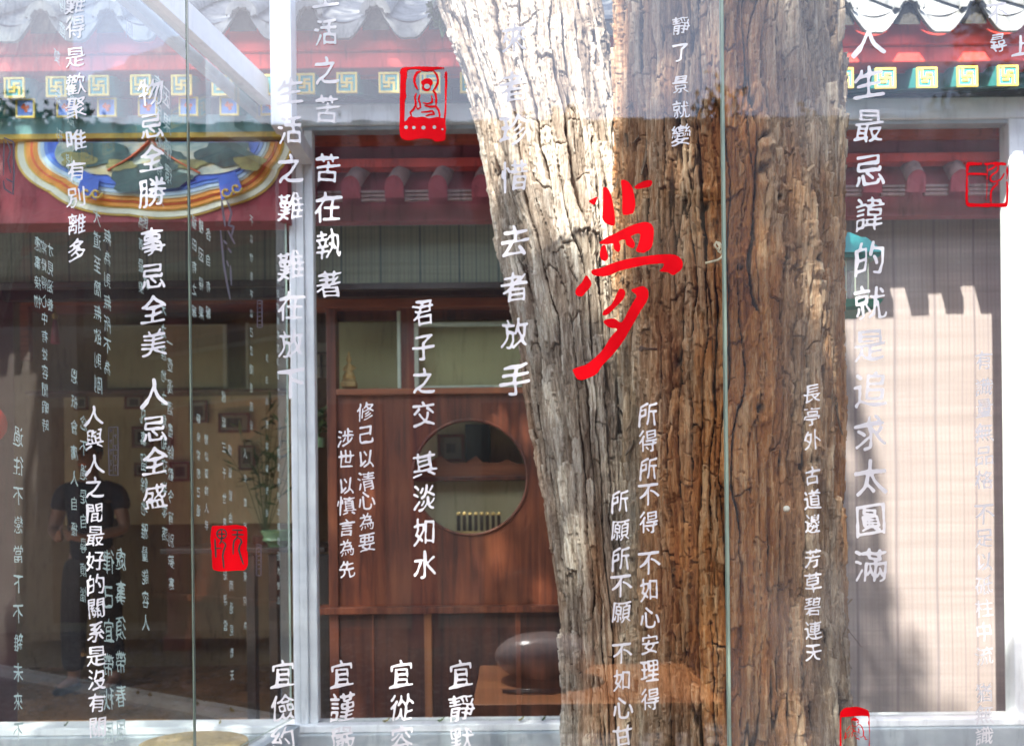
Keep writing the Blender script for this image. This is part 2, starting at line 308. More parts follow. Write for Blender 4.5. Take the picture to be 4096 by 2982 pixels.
def bark_mat(name='cypress_bark', pale=1.0):
    m, nt, b = new_mat(name); L = nt.links
    def attr(n):
        a = N(nt, 'ShaderNodeAttribute'); a.attribute_name = n; return a.outputs['Fac']
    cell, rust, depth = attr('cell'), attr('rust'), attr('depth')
    fib = N(nt, 'ShaderNodeTexNoise', Scale=1.0, Detail=8.0, Roughness=0.72, Distortion=0.4); L.new(coords(nt, (120, 120, 9)).outputs[0], fib.inputs[0])
    fine = N(nt, 'ShaderNodeTexNoise', Scale=1.0, Detail=6.0, Roughness=0.75); L.new(coords(nt, (420, 420, 70)).outputs[0], fine.inputs[0])
    mxv = N(nt, 'ShaderNodeMath', operation='MULTIPLY_ADD'); L.new(cell, mxv.inputs[0]); mxv.inputs[1].default_value = 0.55; L.new(fib.outputs[0], mxv.inputs[2])
    of = N(nt, 'ShaderNodeMath', operation='ADD'); L.new(mxv.outputs[0], of.inputs[0]); of.inputs[1].default_value = -0.24
    grey = ramp(nt, of.outputs[0], [(0.18, (0.066, 0.039, 0.022, 1)), (0.36, (0.165, 0.105, 0.061, 1)), (0.52, (0.28, 0.198, 0.128, 1)), (0.78, (0.54, 0.455, 0.35, 1))])
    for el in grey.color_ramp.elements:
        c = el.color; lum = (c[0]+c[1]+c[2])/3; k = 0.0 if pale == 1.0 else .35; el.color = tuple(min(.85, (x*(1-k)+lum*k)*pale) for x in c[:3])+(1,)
    red = ramp(nt, of.outputs[0], [(0.18, (0.088, 0.028, 0.010, 1)), (0.36, (0.255, 0.085, 0.025, 1)), (0.54, (0.37, 0.152, 0.047, 1)), (0.8, (0.54, 0.34, 0.18, 1))])
    rr = ramp(nt, rust, [(0.35, (0, 0, 0, 1)), (0.75, (1, 1, 1, 1))])
    m1 = N(nt, 'ShaderNodeMix', data_type='RGBA'); L.new(rr.outputs[0], m1.inputs[0]); L.new(grey.outputs[0], m1.inputs[6]); L.new(red.outputs[0], m1.inputs[7])
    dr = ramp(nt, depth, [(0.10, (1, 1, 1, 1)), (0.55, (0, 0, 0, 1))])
    m2 = N(nt, 'ShaderNodeMix', data_type='RGBA'); L.new(dr.outputs[0], m2.inputs[0]); L.new(m1.outputs[2], m2.inputs[6]); m2.inputs[7].default_value = (0.045, 0.025, 0.015, 1)  # cracks darkened in the colour, like the shade inside them; knot centres too
    fr = ramp(nt, fine.outputs[0], [(0.3, (0.62, 0.6, 0.58, 1)), (0.55, (1, 1, 1, 1)), (0.75, (1.25, 1.25, 1.25, 1))])
    m3 = N(nt, 'ShaderNodeMix', data_type='RGBA', blend_type='MULTIPLY'); m3.inputs[0].default_value = 1.0; L.new(m2.outputs[2], m3.inputs[6]); L.new(fr.outputs[0], m3.inputs[7])
    L.new(m3.outputs[2], b.inputs['Base Color']); b.inputs['Roughness'].default_value = 0.85; b.inputs['Specular IOR Level'].default_value = 0.15
    h = N(nt, 'ShaderNodeMath', operation='ADD'); L.new(fib.outputs[0], h.inputs[0]); L.new(fine.outputs[0], h.inputs[1])
    bp = N(nt, 'ShaderNodeBump', Strength=0.75, Distance=0.006); L.new(h.outputs[0], bp.inputs['Height']); L.new(bp.outputs[0], b.inputs['Normal'])
    return m
M['bark'] = bark_mat(); M['pale_bark'] = bark_mat('weathered_bark_light_boost', 1.32)  # leaning stem: greyer bark, colour also paled to whiten its sunlit patch

# ------------------------------------------------------------------ numpy noise for the bark
def _hash(ix, iy, seed):
    h = (ix.astype(np.int64)*374761393 + iy.astype(np.int64)*668265263 + seed*974634641) & 0xFFFFFFFF
    h = ((h ^ (h >> 13))*1274126177) & 0xFFFFFFFF
    h = (h ^ (h >> 16)); h = (h*2246822519) & 0xFFFFFFFF
    return ((h ^ (h >> 15)) & 0xFFFFFF)/float(0xFFFFFF)
def vnoise(x, y, seed):
    ix, iy = np.floor(x), np.floor(y); fx, fy = x-ix, y-iy
    fx = fx*fx*(3-2*fx); fy = fy*fy*(3-2*fy)
    a, b, c, d = (_hash(ix+i, iy+j, seed) for i, j in ((0,0),(1,0),(0,1),(1,1)))
    return (a*(1-fx)+b*fx)*(1-fy)+(c*(1-fx)+d*fx)*fy
def fbm(x, y, seed, o=4):
    s = 0; a = 0.5
    for i in range(o): s = s+a*vnoise(x*2**i, y*2**i, seed+i*17); a *= 0.5
    return s/(1-0.5**o)
def worley(x, y, seed):
    ix, iy = np.floor(x), np.floor(y); f1 = np.full(x.shape, 9.0); f2 = f1.copy(); cid = np.zeros(x.shape); cx = np.zeros(x.shape); cyy = np.zeros(x.shape)
    for i in (-1, 0, 1):
        for j in (-1, 0, 1):
            jx = ix+i+_hash(ix+i, iy+j, seed); jy = iy+j+_hash(ix+i, iy+j, seed+5); d = np.hypot(jx-x, jy-y)
            n = d < f1; f2 = np.where(n, f1, np.minimum(f2, d)); cid = np.where(n, _hash(ix+i, iy+j, seed+9), cid)
            cx = np.where(n, x-jx, cx); cyy = np.where(n, y-jy, cyy); f1 = np.where(n, d, f1)
    return f1, f2, cid, cx, cyy
def sstep(a, b, x):
    t = np.clip((x-a)/(b-a), 0, 1); return t*t*(3-2*t)

def trunk_mesh(name, path, seed, parent, nu, nv, amp=1.0, rustc=None, lobes=(), mat='bark'):
    """path: list of (x, y, z, r) from bottom to top; bark relief is real displacement"""
    P = np.array(path, float); z0, z1 = P[0, 2], P[-1, 2]
    zz = np.linspace(z0, z1, nv)
    px, py, pr = (np.interp(zz, P[:, 2], P[:, k]) for k in (0, 1, 3))
    ker = np.ones(61)/61.0
    sm = lambda a: np.convolve(np.pad(a, 30, mode='edge'), ker, mode='valid')
    px, py, pr = sm(px), sm(py), sm(pr)
    th = np.linspace(0, 2*math.pi, nu, endpoint=False)+math.pi/2     # seam at the back
    T, Z = np.meshgrid(th, zz); rm = float(P[:, 3].mean())
    U = (T-math.pi/2)*rm; V = Z
    wu = U+0.035*(fbm(U*5, V*1.6, seed)-0.5)+0.016*(fbm(U*24, V*8, seed+3)-0.5)+0.006*(fbm(U*95, V*34, seed+4, 2)-0.5)
    wv = V+0.14*(fbm(U*12, V*2.4, seed+6)-0.5)+0.03*(fbm(U*60, V*14, seed+7, 2)-0.5)
    def strips(pitch, length, sd, w0, w1, wander):
        # long fibrous strips: wandering vertical cracks that open, close and fork, crossed by short breaks
        s_ = (wu+wander*(fbm(wu*6, wv*2.2, sd, 3)-.5))/pitch; k = np.floor(s_); f = s_-k
        open_ = .25+.75*sstep(.30, .52, vnoise(np.round(s_)*7.13, wv*2.6, sd+1))
        w = (w0+(w1-w0)*vnoise(np.round(s_)*3.7, wv*5.0, sd+2))*open_
        d = np.minimum(f, 1-f)*pitch; cv = (1-sstep(.35*w, w, d))*sstep(.05, .35, open_)
        ln = length*(.5+_hash(k, k*0, sd+3)*1.2); q = wv/ln+_hash(k, k*0, sd+4)*9; jn = np.floor(q); g_ = q-jn
        tilt = .25*pitch*(f-.5)*(2*_hash(k, jn, sd+5)-1)/ln*6
        fd = np.abs(np.minimum(g_, 1-g_))*ln; ch = (1-sstep(.0006, .0022, fd))*sstep(.35, .5, _hash(k, np.round(q), sd+6))
        return np.maximum(cv, .75*ch), _hash(k, jn, sd+7), f-.5, g_-.5
    crack, c1, dx, dy = strips(.031, .30, seed+11, .0014, .0056, .085)
    crack2, c2, ex, ey = strips(.0125, .085, seed+23, .0008, .0024, .050)
    crack2 = crack2*(.35+.65*sstep(.40, .60, fbm(U*9, V*2.5, seed+29, 2)))
    l1 = np.abs(fbm(wu*17, wv*0.70, seed+67, 4)-.5); fis = 1-sstep(0.003, 0.022, l1)
    n1 = fbm(wu*24+5, wv*1.25, seed+61, 4)*9.0; n2 = fbm(wu*58+2, wv*4.5, seed+65, 4)*8.0
    def terrace(n, sharp): return np.floor(n)+sstep(0.0, sharp, n-np.floor(n))
    t1 = terrace(n1, .09)/9.0; t2 = terrace(n2, .14)/8.0
    ridge = 1-np.abs(2*fbm(wu*75, V*5.5, seed+41, 3)-1)
    big = fbm(U*3.2, V*0.8, seed+51, 3)-0.5
    flu = fbm(U*9.0, V*0.55, seed+57, 2)-0.5
    # plates between deep cracks, tilted so one edge lifts, with thin peeling layers on top
    h = (-0.020*crack-0.007*crack2-0.012*fis+0.013*(c1-.5)+0.014*dx*(c1-.25)+0.010*dy*(c1-.5)
         + 0.036*(t1-.5)+0.024*(t2-.5)+0.006*(c2-.5)+0.006*ex*(c2-.3)+0.005*ey*(c2-.3)+0.005*(ridge-0.6))*amp+0.04*big+0.022*flu
    kd = np.zeros_like(h)
    for (lu, lz, sz) in lobes:
        q = np.hypot(((T-lu+math.pi) % (2*math.pi)-math.pi)*rm, (Z-lz)*.8)/sz
        h = h+0.016*np.exp(-(q/1.2)**2)-0.026*np.exp(-(q/.42)**2)+.004*np.sin(q*7)*np.exp(-(q/1.6)**2); kd = np.maximum(kd, np.exp(-(q/.55)**2))
    Rr = pr[:, None]+h
    X = px[:, None]+Rr*np.cos(T); Y = py[:, None]+Rr*np.sin(T)
    zj = Z+0.004*(fbm(U*60, V*60, seed+71, 2)-0.5)
    o0 = root_loc(parent)
    co = np.stack([X-o0.x, Y-o0.y, zj-o0.z], -1).reshape(-1, 3)
    i = np.arange(nv-1)[:, None]*nu; j = np.arange(nu)[None, :]; j2 = (j+1) % nu
    q = np.stack([i+j, i+j2, i+nu+j2, i+nu+j], -1).reshape(-1, 4)
    me = bpy.data.meshes.new(name); nq = len(q)
    me.vertices.add(len(co)); me.vertices.foreach_set('co', co.astype(np.float32).ravel())
    me.loops.add(nq*4); me.loops.foreach_set('vertex_index', q.astype(np.int32).ravel())
    me.polygons.add(nq); me.polygons.foreach_set('loop_start', np.arange(0, nq*4, 4, dtype=np.int32))
    me.polygons.foreach_set('use_smooth', np.ones(nq, bool))
    rust = fbm(U*4.0, V*1.3, seed+81, 4)
    if rustc is not None: rust = rust+rustc(T, Z)
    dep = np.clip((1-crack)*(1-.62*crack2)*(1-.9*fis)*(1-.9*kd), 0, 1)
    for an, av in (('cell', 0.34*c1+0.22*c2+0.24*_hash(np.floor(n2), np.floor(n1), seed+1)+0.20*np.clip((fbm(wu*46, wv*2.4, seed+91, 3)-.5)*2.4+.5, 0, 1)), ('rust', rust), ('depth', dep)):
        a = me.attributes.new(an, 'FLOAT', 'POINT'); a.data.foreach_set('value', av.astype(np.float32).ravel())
    me.materials.append(M[mat]); me.update(calc_edges=True); me.validate()
    o = bpy.data.objects.new(name, me); COL.objects.link(o); o.parent = parent
    return o

# ------------------------------------------------------------------ setting: paving and hills of sky
g = MB()
g.add([(-600, -600, 0), (600, -600, 0), (600, 600, 0), (-600, 600, 0)], [(0, 1, 2, 3)])
tag(g.build('ground', M['paving']), kind='structure')

# ------------------------------------------------------------------ the old tree
tree = empty('cypress_tree', (0.55, 1.95, 0), 'old two-stemmed cypress with shaggy brown bark growing inside the glass case', 'tree')
def rust_r(T, Z):
    # inner orange bark shows on the front, lower down
    return 0.34*np.exp(-((T-1.5*math.pi+0.12)/0.55)**2-((Z-1.35)/0.75)**2)-0.02-0.20*sstep(1.9, 2.5, Z)
big_path = [(.580, 1.95, -0.05, .338), (.575, 1.95, .45, .302), (.570, 1.95, .8, .284), (.566, 1.95, 1.2, .276), (.568, 1.95, 1.8, .279), (.571, 1.95, 2.4, .281), (.574, 1.96, 3.0, .283), (.56, 1.98, 4.2, .24), (.50, 2.0, 5.6, .19), (.45, 2.0, 7.0, .10)]
lower = [p for p in big_path if p[2] < 3.2]
def knot(px, py, sz):
    p = at(px, py, 1.70); return (1.5*math.pi+math.asin(max(-.95, min(.95, (p.x-.57)/.28))), p.z, sz)
knots = [knot(*k) for k in ((2795, 440, .022), (2988, 428, .020), (3035, 577, .026), (3028, 705, .034), (3090, 818, .018), (2822, 832, .030), (3250, 1045, .024), (3130, 1045, .018), (2955, 1085, .020), (3240, 1840, .022), (2735, 1440, .030), (3020, 1640, .024), (2560, 2260, .022))]
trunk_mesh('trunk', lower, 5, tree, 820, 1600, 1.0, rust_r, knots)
# loose bark strips lifting off the flanks
fl = MB(); rs = random.Random(77)
for k in range(150):
    t_ = (math.pi if rs.random() < .5 else 2*math.pi)+rs.gauss(0, .32); z_ = rs.uniform(.75, 2.8); r_ = float(np.interp(z_, [p[2] for p in big_path], [p[3] for p in big_path]))-.012
    ln, w_ = rs.uniform(.03, .10), rs.uniform(.004, .010); lift = rs.uniform(.010, .026); up_ = rs.choice((-1, 1)); d = Vector((math.cos(t_), math.sin(t_), 0)); s2 = Vector((-d.y, d.x, 0)); b0 = Vector((.569, 1.95, z_))+d*r_
    vs = []
    for i in range(5):
        q = i/4; c = b0+d*(.006+lift*q*q)+Vector((0, 0, up_*ln*q))+s2*rs.uniform(-.002, .002); ww = w_*(1-.75*q**2)
        vs += [c-s2*ww, c+s2*ww, c+s2*ww-d*.004, c-s2*ww-d*.004]
    fl.add(vs, [(4*i+a, 4*i+(a+1) % 4, 4*i+4+(a+1) % 4, 4*i+4+a) for i in range(4) for a in range(4)]+[(16, 17, 18, 19)])
M['loose_bark'] = paint('loose_bark_strip', (0.17, 0.12, 0.08, 1), .9, .45, (60, 60, 12), .4, 120, spec=.1)
fl.build('loose_bark', M['loose_bark'], tree)
um = MB(); um.tube([p[:3] for p in big_path if p[2] > 2.9], [p[3] for p in big_path if p[2] > 2.9], 24); um.build('upper_trunk', M['bark'], tree, True)
def rust_l(T, Z):
    return 0.16*np.exp(-((Z-1.2)/0.6)**2)*np.exp(-((T-1.45*math.pi)/0.5)**2)-0.16-0.3*sstep(1.7, 2.3, Z)
def lp(pxl, pxr, py, Y): 
    a, b = at(pxl, py, Y), at(pxr, py, Y); return ((a.x+b.x)/2, Y, (a.z+b.z)/2, (b.x-a.x)/2*0.97)
lean_path = [(.34, 2.02, -0.05, .19), lp(2255, 2640, 2980, 2.02), lp(2262, 2620, 2600, 2.03), lp(2235, 2600, 2300, 2.05), lp(2190, 2580, 2000, 2.07),
             lp(2110, 2570, 1500, 2.12), lp(2010, 2560, 1000, 2.17), lp(1925, 2500, 500, 2.22), lp(1775, 2420, 60, 2.26)]
x, y, z, r = lean_path[-1]; lean_path += [(x-.08, y+.03, z+.35, r)]
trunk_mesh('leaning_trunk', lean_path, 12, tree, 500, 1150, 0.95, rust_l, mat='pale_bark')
um = MB(); x, y, z, r = lean_path[-1]; um.tube([(x+.02, y, z-.1), (x-.2, y+.1, z+1.0), (-.9, 2.5, 5.2)], [r*.97, r*.8, r*.45], 24); um.build('upper_leaning_trunk', M['bark'], tree, True)

# unseen crown overhead, shaped for its shade, with gaps cut where sun should fall
def sunmap(x, y, z): return x-0.48*y, z+1.57*y
rng = np.random.default_rng(3)
def crown(n):
    vs, fs = [], []
    k = 0
    while k < n:
        a = rng.uniform(-3.6, 1.35); b = rng.uniform(2.55, 9.2); z = rng.uniform(7.2, 8.8)
        j = rng.normal(0, .05)
        gap1 = (-1.42 < a < -.60+j*.5) and (4.84-(a+.70)*1.97 < b+j < 6.55)            # light on the leaning stem
        gap2 = a > .17-(b-5.6)*.30+j and b > 5.36+j*.4                                      # light on the right blind
        gap3 = (-.75 < a < -.30) and (7.05 < b < 7.5) and rng.random() < .75               # flecks on the eave tiles
        k += 1
        if gap1 or gap2 or gap3: continue
        y = (b-z)/1.57; x = a+.48*y
        # a spray: three small scale-leaf blades
        for q in range(2):
            d = Vector(rng.normal(0, 1, 3)).normalized(); u = d.cross(Vector(rng.normal(0, 1, 3))).normalized(); L_, W_ = rng.uniform(.05, .09), rng.uniform(.018, .032)
            c = Vector((x, y, z))+Vector(rng.normal(0, .02, 3)); i = len(vs)
            vs += [c-d*L_/2, c+u*W_, c+d*L_/2, c-u*W_]; fs.append((i, i+1, i+2, i+3))
    return vs, fs
vs, fs = crown(30000)
cm = MB(); cm.add(vs, fs); cm.build('crown', M['crown'], tree)
bm_ = MB()
for (p, q, r0, r1) in (((.50, 2.0, 5.6), (-1.6, .2, 7.6), .12, .06), ((-1.6, .2, 7.6), (-3.2, -1.6, 8.4), .06, .02), ((.50, 2.0, 5.9), (-.6, -1.4, 8.0), .10, .03), ((.48, 2.0, 6.4), (.9, -.6, 8.3), .09, .02),
                       ((.45, 2.0, 6.6), (.4, 2.6, 8.6), .10, .02), ((-.9, 2.5, 5.1), (-2.4, 1.8, 7.6), .10, .03), ((-.9, 2.5, 5.1), (-1.3, 2.8, 8.2), .10, .03)):
    p, q = Vector(p), Vector(q); pts = [p.lerp(q, t/5)+Vector((.06*math.sin(t*2), .05*math.cos(t*3), 0))*(0 < t < 5) for t in range(6)]
    bm_.tube(pts, [r0+(r1-r0)*t/5 for t in range(6)], 12)
bm_.build('limb', M['bark'], tree, True)
# small things fixed in the bark
m = MB(); p = at(2565, 1394, 1.615); m.tube([p, at(2626, 1396, 1.70)], .0026, 8); m.tube([p+Vector((-.002,-.001,0)), p+Vector((.0025,0.001,0))], .0062, 10)
tag(m.build('iron_nail', M['rust']), 'rusty iron nail sticking out of the big trunk below the red character', 'nail')
m = MB(); pts = [at(px, py, 1.605) for px, py in ((2822,1052),(2850,1046),(2872,1040),(2886,1030),(2893,1012),(2888,990),(2878,972),(2866,968),(2858,980),(2868,996),(2884,984),(2896,968),(2900,990),(2880,1008))]
m.tube(pts, .0026, 6); pts = [at(px, py, 1.604) for px, py in ((2870,972),(2880,988),(2872,1004),(2886,1014))]; m.tube(pts, .0022, 6)
tag(m.build('wire_hook', M['straw'], None, True), 'pale twisted wire hook on the bark beside the glass joint', 'wire')
m = MB(); m.lathe(at(3146, 2034, 1.64), [(0.0001, .007), (.005, .0058), (.0072, .002), (.0066, -.003), (.004, -.006), (.0001, -.007)], 14)
m.tube([at(3150, 2024, 1.648), at(3144, 2032, 1.645), at(3152, 2040, 1.648)], [.002, .003, .001], 8)
tag(m.build('snail_shell', M['snail'], None, True), 'small white snail shell stuck to the big trunk', 'snail shell')
m = MB(); m.tube([at(3318, 2365, 1.80), at(3345, 2440, 1.78), at(3390, 2515, 1.76), at(3447, 2587, 1.74)], [.0012, .001, .0009, .0004], 5)
tag(m.build('dry_twig', M['rust']), 'thin dry twig hanging off the right side of the trunk', 'twig')

# ------------------------------------------------------------------ the far building
FY = 2.75          # eave
WY = 3.28          # wall plane
hall = empty('temple_hall', (0, 4.0, 0), 'red lacquered temple hall with painted eaves and tiled roof behind the tree', 'building')
XL, XR = -4.6, 4.6
Zr = at(1517, 333, FY).z
pm = PXM(FY)
def zf(py, Y, px=1600): return at(px, py, Y).z
# rafters: a square end with a yellow frame and fret on teal
HW = 40*pm
rp = empty_pos = None
x0 = at(3372, 306, FY).x; step = 165.5*pm
def rafter(x, z, y, hw, symbol, parent):
    m = MB(); m.box((x-hw, y, z-hw), (x+hw, y+(.55 if symbol else .12), z+hw), 0, .002); m.v = [(a, b, c+(b-y)*.5) for a, b, c in m.v]
    o = m.build('rafter', M['teal'], parent)
    f = MB(); t = hw*.17; e = .003
    for a, b in (((x-hw-.001, y-e, z-hw-.001), (x-hw+t, y+.004, z+hw+.001)), ((x+hw-t, y-e, z-hw-.001), (x+hw+.001, y+.004, z+hw+.001)),
                 ((x-hw+t, y-e, z-hw-.001), (x+hw-t, y+.004, z-hw+t)), ((x-hw+t, y-e, z+hw-t), (x+hw-t, y+.004, z+hw+.001))): f.box(a, b)
    if symbol:
        w = hw*.11; r = hw*.50
        f.box((x-w, y-e, z-r), (x+w, y+.004, z+r)); f.box((x-r, y-e+.0005, z-w), (x-w, y+.004, z+w)); f.box((x+w, y-e+.0005, z-w), (x+r, y+.004, z+w))
        f.box((x-r-w, y-e, z-w), (x-r+w, y+.004, z+hw-t)); f.box((x+r-w, y-e, z-hw+t), (x+r+w, y+.004, z+w))
        f.box((x+w, y-e+.0003, z+r-2*w), (x+r+w*.5, y+.004, z+r)); f.box((x-r-w*.5, y-e+.0003, z-r), (x-w, y+.004, z-r+2*w))
    f.build('fret' if symbol else 'yellow_frame', M['yellow'], o)
    if not symbol:
        q = MB(); hw2 = hw-t
        q.box((x-hw2, y-.0012, z-hw2), (x+hw2, y+.003, z+hw2)); q.build('blue_panel', M['blue_mid'], o)
        q = MB()
        for (ax, az, rr) in ((0, 0, .26), (.26, .1, .2), (-.26, .08, .2), (.1, -.26, .2), (-.14, .28, .18)):
            q.lathe((x+ax*hw, y-.0016, z+az*hw), [(rr*hw, 0), (0.0001, .0)], 10)
        for i, v in enumerate(q.v):      # stand the discs up
            pass
        qq = MB()
        for (ax, az, rr) in ((0, 0, .22), (.26, .1, .2), (-.26, .08, .2), (.1, -.28, .2), (-.14, .28, .18)):
            k = 10; qq.add([(x+ax*hw+rr*hw*math.cos(2*math.pi*i/k), y-.0030-.0003*rr, z+az*hw+rr*hw*math.sin(2*math.pi*i/k)) for i in range(k)], [tuple(range(k))])
        qq.build('painted_flower', M['vermilion'], o)
    return o
proto = rafter(x0, Zr, FY, HW, True, hall)
for k in range(-24, 6):
    if k == 0: continue
    c = proto.copy(); COL.objects.link(c); c.location = (step*k+0.004*math.sin(k*7.3), 0, .0025*math.sin(k*5.1)); c.parent = hall
    for ch in proto.children:
        d = ch.copy(); COL.objects.link(d); d.parent = c
# fascia, soffit, tile row
m = MB(); m.box((XL, FY+.012, zf(262, FY)), (XR, FY+.09, zf(200, FY)), 0, .004); m.build('eave_board', M['red'], hall)
m = MB(); m.box((XL, FY+.0, zf(198, FY)), (XR, FY+.09, zf(92, FY)), 0, .004); m.build('fascia', M['red'], hall)
zs = Zr-HW
m = MB(); m.add([(XL, FY+.06, zs+.10), (XR, FY+.06, zs+.10), (XR, WY+.1, zs+.36), (XL, WY+.1, zs+.36)], [(3, 2, 1, 0)])
m.add([(XL, FY+.06, zs+.14), (XR, FY+.06, zs+.14), (XR, WY+.1, zs+.40), (XL, WY+.1, zs+.40)], [(0, 1, 2, 3)]); m.build('soffit', M['soffit'], hall)
# roof: concave pans with hanging crescent drips, convex covers between them
pitch = 0.86
dstep = 262*pm; dx0 = at(3492, 150, FY-.03).x
def pan_z(y): return zf(92, FY)+.012+(y-FY)*pitch
tiles = MB(); drips = []
for k in range(-18, 7):
    cx = dx0+dstep*k; hw = dstep*.5
    # pan
    n = 9; prof = [(cx-hw*1.0+2*hw*i/n, .055*((2*i/n-1)**2)) for i in range(n+1)]
    vs = [(px_, FY-.03+yy*1.5, pan_z(FY-.03+yy*1.5)+dz_) for yy in (0, 2.2) for px_, dz_ in prof]
    tiles.add(vs, [(i, i+1, n+2+i, n+1+i) for i in range(n)])
    # cover tile run (several overlapping lengths)
    for j in range(12):
        ya, yb = FY-.050+j*.28, FY-.050+j*.28+.31
        r0, r1 = .052, .046; ccx = cx+hw+.006*math.sin(k*3+j)
        vs = []
        for yy, rr in ((ya, r0), (yb, r1)):
            for i in range(11):
                t = math.pi*i/10; vs.append((ccx-rr*math.cos(t), yy, pan_z(yy)+.035+rr*1.05*math.sin(t)))
            for i in range(11):
                t = math.pi*i/10; vs.append((ccx-(rr-.013)*math.cos(t), yy, pan_z(yy)+.035+(rr-.013)*1.05*math.sin(t)))
        f = [(i, i+1, 22+i+1, 22+i) for i in range(10)]+[(11+i+1, 11+i, 33+i, 33+i+1) for i in range(10)]+[(i+1, i, 11+i, 12+i) for i in range(10)]
        tiles.add(vs, f)
    # crescent drip plate
    d = MB(); top = []; bot = []
    n = 16; yv = FY-.040
    for i in range(n+1):
        t = -1+2*i/n
        zt = pan_z(yv)+.058*t*t-.004; zb = zt-.060*(1-t*t)**.8-.004+.004*math.cos(t*9)*(1-t*t)
        top.append((cx+hw*.86*t, zt)); bot.append((cx+hw*.86*t, zb))
    vs = [(a, yv, b) for a, b in top]+[(a, yv-.014, b) for a, b in bot]+[(a, yv+.014, b) for a, b in top]+[(a, yv-.001, b) for a, b in bot]
    q = n+1
    f = [(q+i, q+i+1, i+1, i) for i in range(n)]+[(2*q+i, 2*q+i+1, 3*q+i+1, 3*q+i) for i in range(n)]+[(i, i+1, 2*q+i+1, 2*q+i) for i in range(n)]+[(3*q+i, 3*q+i+1, q+i+1, q+i) for i in range(n)]
    d.add(vs, f); drips.append(d)
rf = tiles.build('roof', M['tile'], hall, True, 40)
for d in drips: d.build('drip_tile', M['tile_white'], rf, True, 50)
# cover tile end caps (irregular white crescents above the gaps)
caps = MB()
for k in range(-18, 7):
    cx = dx0+dstep*k+dstep*.5; yv = FY-.054
    n = 12; o_ = [(cx-.056*math.cos(math.pi*i/n), pan_z(yv)+.033+.058*math.sin(math.pi*i/n)) for i in range(n+1)]
    i_ = [(cx-.036*math.cos(math.pi*i/n), pan_z(yv)+.030+.030*math.sin(math.pi*i/n)+.004*math.sin(i*2.3+k)) for i in range(n+1)]
    vs = [(a, yv-.006, b) for a, b in o_]+[(a, yv-.006, b) for a, b in i_]+[(a, yv+.01, b) for a, b in o_]+[(a, yv+.01, b) for a, b in i_]
    q = n+1
    caps.add(vs, [(i, i+1, q+i+1, q+i) for i in range(n)]+[(2*q+i+1, 2*q+i, i, i+1)[::-1] for i in range(n)]+[(q+i+1, q+i, 3*q+i, 3*q+i+1)[::-1] for i in range(n)])
caps.build('cover_tile_end', M['tile_white'], rf, True, 50)
cl = MB()
for k in range(-18, 7):
    cx = dx0+dstep*k+dstep*.5; yv = FY-.036; n = 12
    e = [(cx-.047*math.cos(math.pi*i/n), yv-.004*math.sin(i*1.7+k), pan_z(yv)+.030+.044*math.sin(math.pi*i/n)) for i in range(n+1)]+[(cx+.05, yv, pan_z(yv)-.03), (cx-.05, yv, pan_z(yv)-.03)]
    cl.add(e, [tuple(range(n+3))])
cl.build('tile_hollow_shade', M['tile_hollow_shade'], rf)  # dark half-discs painting the shade inside the hollow cover tiles
# roof body behind the tiles so no sky leaks between them
m = MB(); m.add([(XL, FY+.10, pan_z(FY)-.01), (XR, FY+.10, pan_z(FY)-.01), (XR, FY+3.4, pan_z(FY+3.4)-.03), (XL, FY+3.4, pan_z(FY+3.4)-.03),
                 (XL, FY+3.4, pan_z(FY+3.4)-.20), (XR, FY+3.4, pan_z(FY+3.4)-.20), (XR, FY+.10, pan_z(FY)-.06), (XL, FY+.10, pan_z(FY)-.06)],
                [(0, 1, 2, 3), (7, 4, 5, 6), (0, 7, 6, 1), (3, 2, 5, 4)]); m.build('roof_bed', M['maroon_dark'], hall)
# wall head under the eave: right and middle
zA = zf(515, WY); 
def band(name, py0, py1, y, mat, xa=XL, xb=XR, th=.05, bev=.003):
    m = MB(); m.box((xa, y, zf(py1, y)), (xb, y+th, zf(py0, y)), 0, bev); return m.build(name, M[mat], hall)
xm = at(1165, 700, WY).x
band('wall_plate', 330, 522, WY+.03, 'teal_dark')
band('lintel', 519, 565, WY-.22, 'orange_red', xm, XR)
band('transom_panel', 565, 632, WY-.18, 'maroon', xm, XR)
band('transom_rail', 632, 668, WY-.23, 'red', xm, XR)
band('lower_panel', 668, 884, WY-.17, 'maroon', xm, XR)
# roof-tile reflection built as a solid row of half-round tiles on the maroon panel
M['tile_pink'] = paint('reflected_tile_pink', (0.33, 0.20, 0.19, 1), 0.7, 0.25, (12, 12, 12), 0.3, 40)
TW = WY-.165
tl = MB(); pw = PXM(TW); tstep = 168*pw; tx0 = at(1425, 780, TW).x
ends = MB()
for k in range(-1, 18):
    cx = tx0+tstep*k; r = 37*pw
    zt, zb = zf(690, TW), zf(790, TW); n = 8
    vs = []
    for (yy, zz, dx_) in ((TW-.008, zt, .025), (TW-.105, zb, 0)):
        for i in range(n+1):
            t = math.pi*i/n; vs.append((cx+dx_-r*math.cos(t), yy-.02*math.sin(t), zz+r*math.sin(t)))
    tl.add(vs, [(i, i+1, n+2+i, n+1+i) for i in range(n)])
    e = [(cx-r*math.cos(math.pi*i/n), TW-.107-.02*math.sin(math.pi*i/n), zb+r*math.sin(math.pi*i/n)) for i in range(n+1)]+[(cx-r, TW-.107, zb-1.15*r), (cx+r, TW-.107, zb-1.15*r)]
    ends.add(e, [tuple(list(range(n+1))+[n+2, n+1])])
    for s_ in range(3):
        zz = zb-.35*r-s_*.42*r
        tl.bar((cx+r, TW-.09, zz), (cx+tstep-r, TW-.09, zz), .012, .010)
tl.build('reflected_tile_row', M['tile_pink'], hall, True, 40); ends.build('reflected_tile_end', M['maroon'], hall)
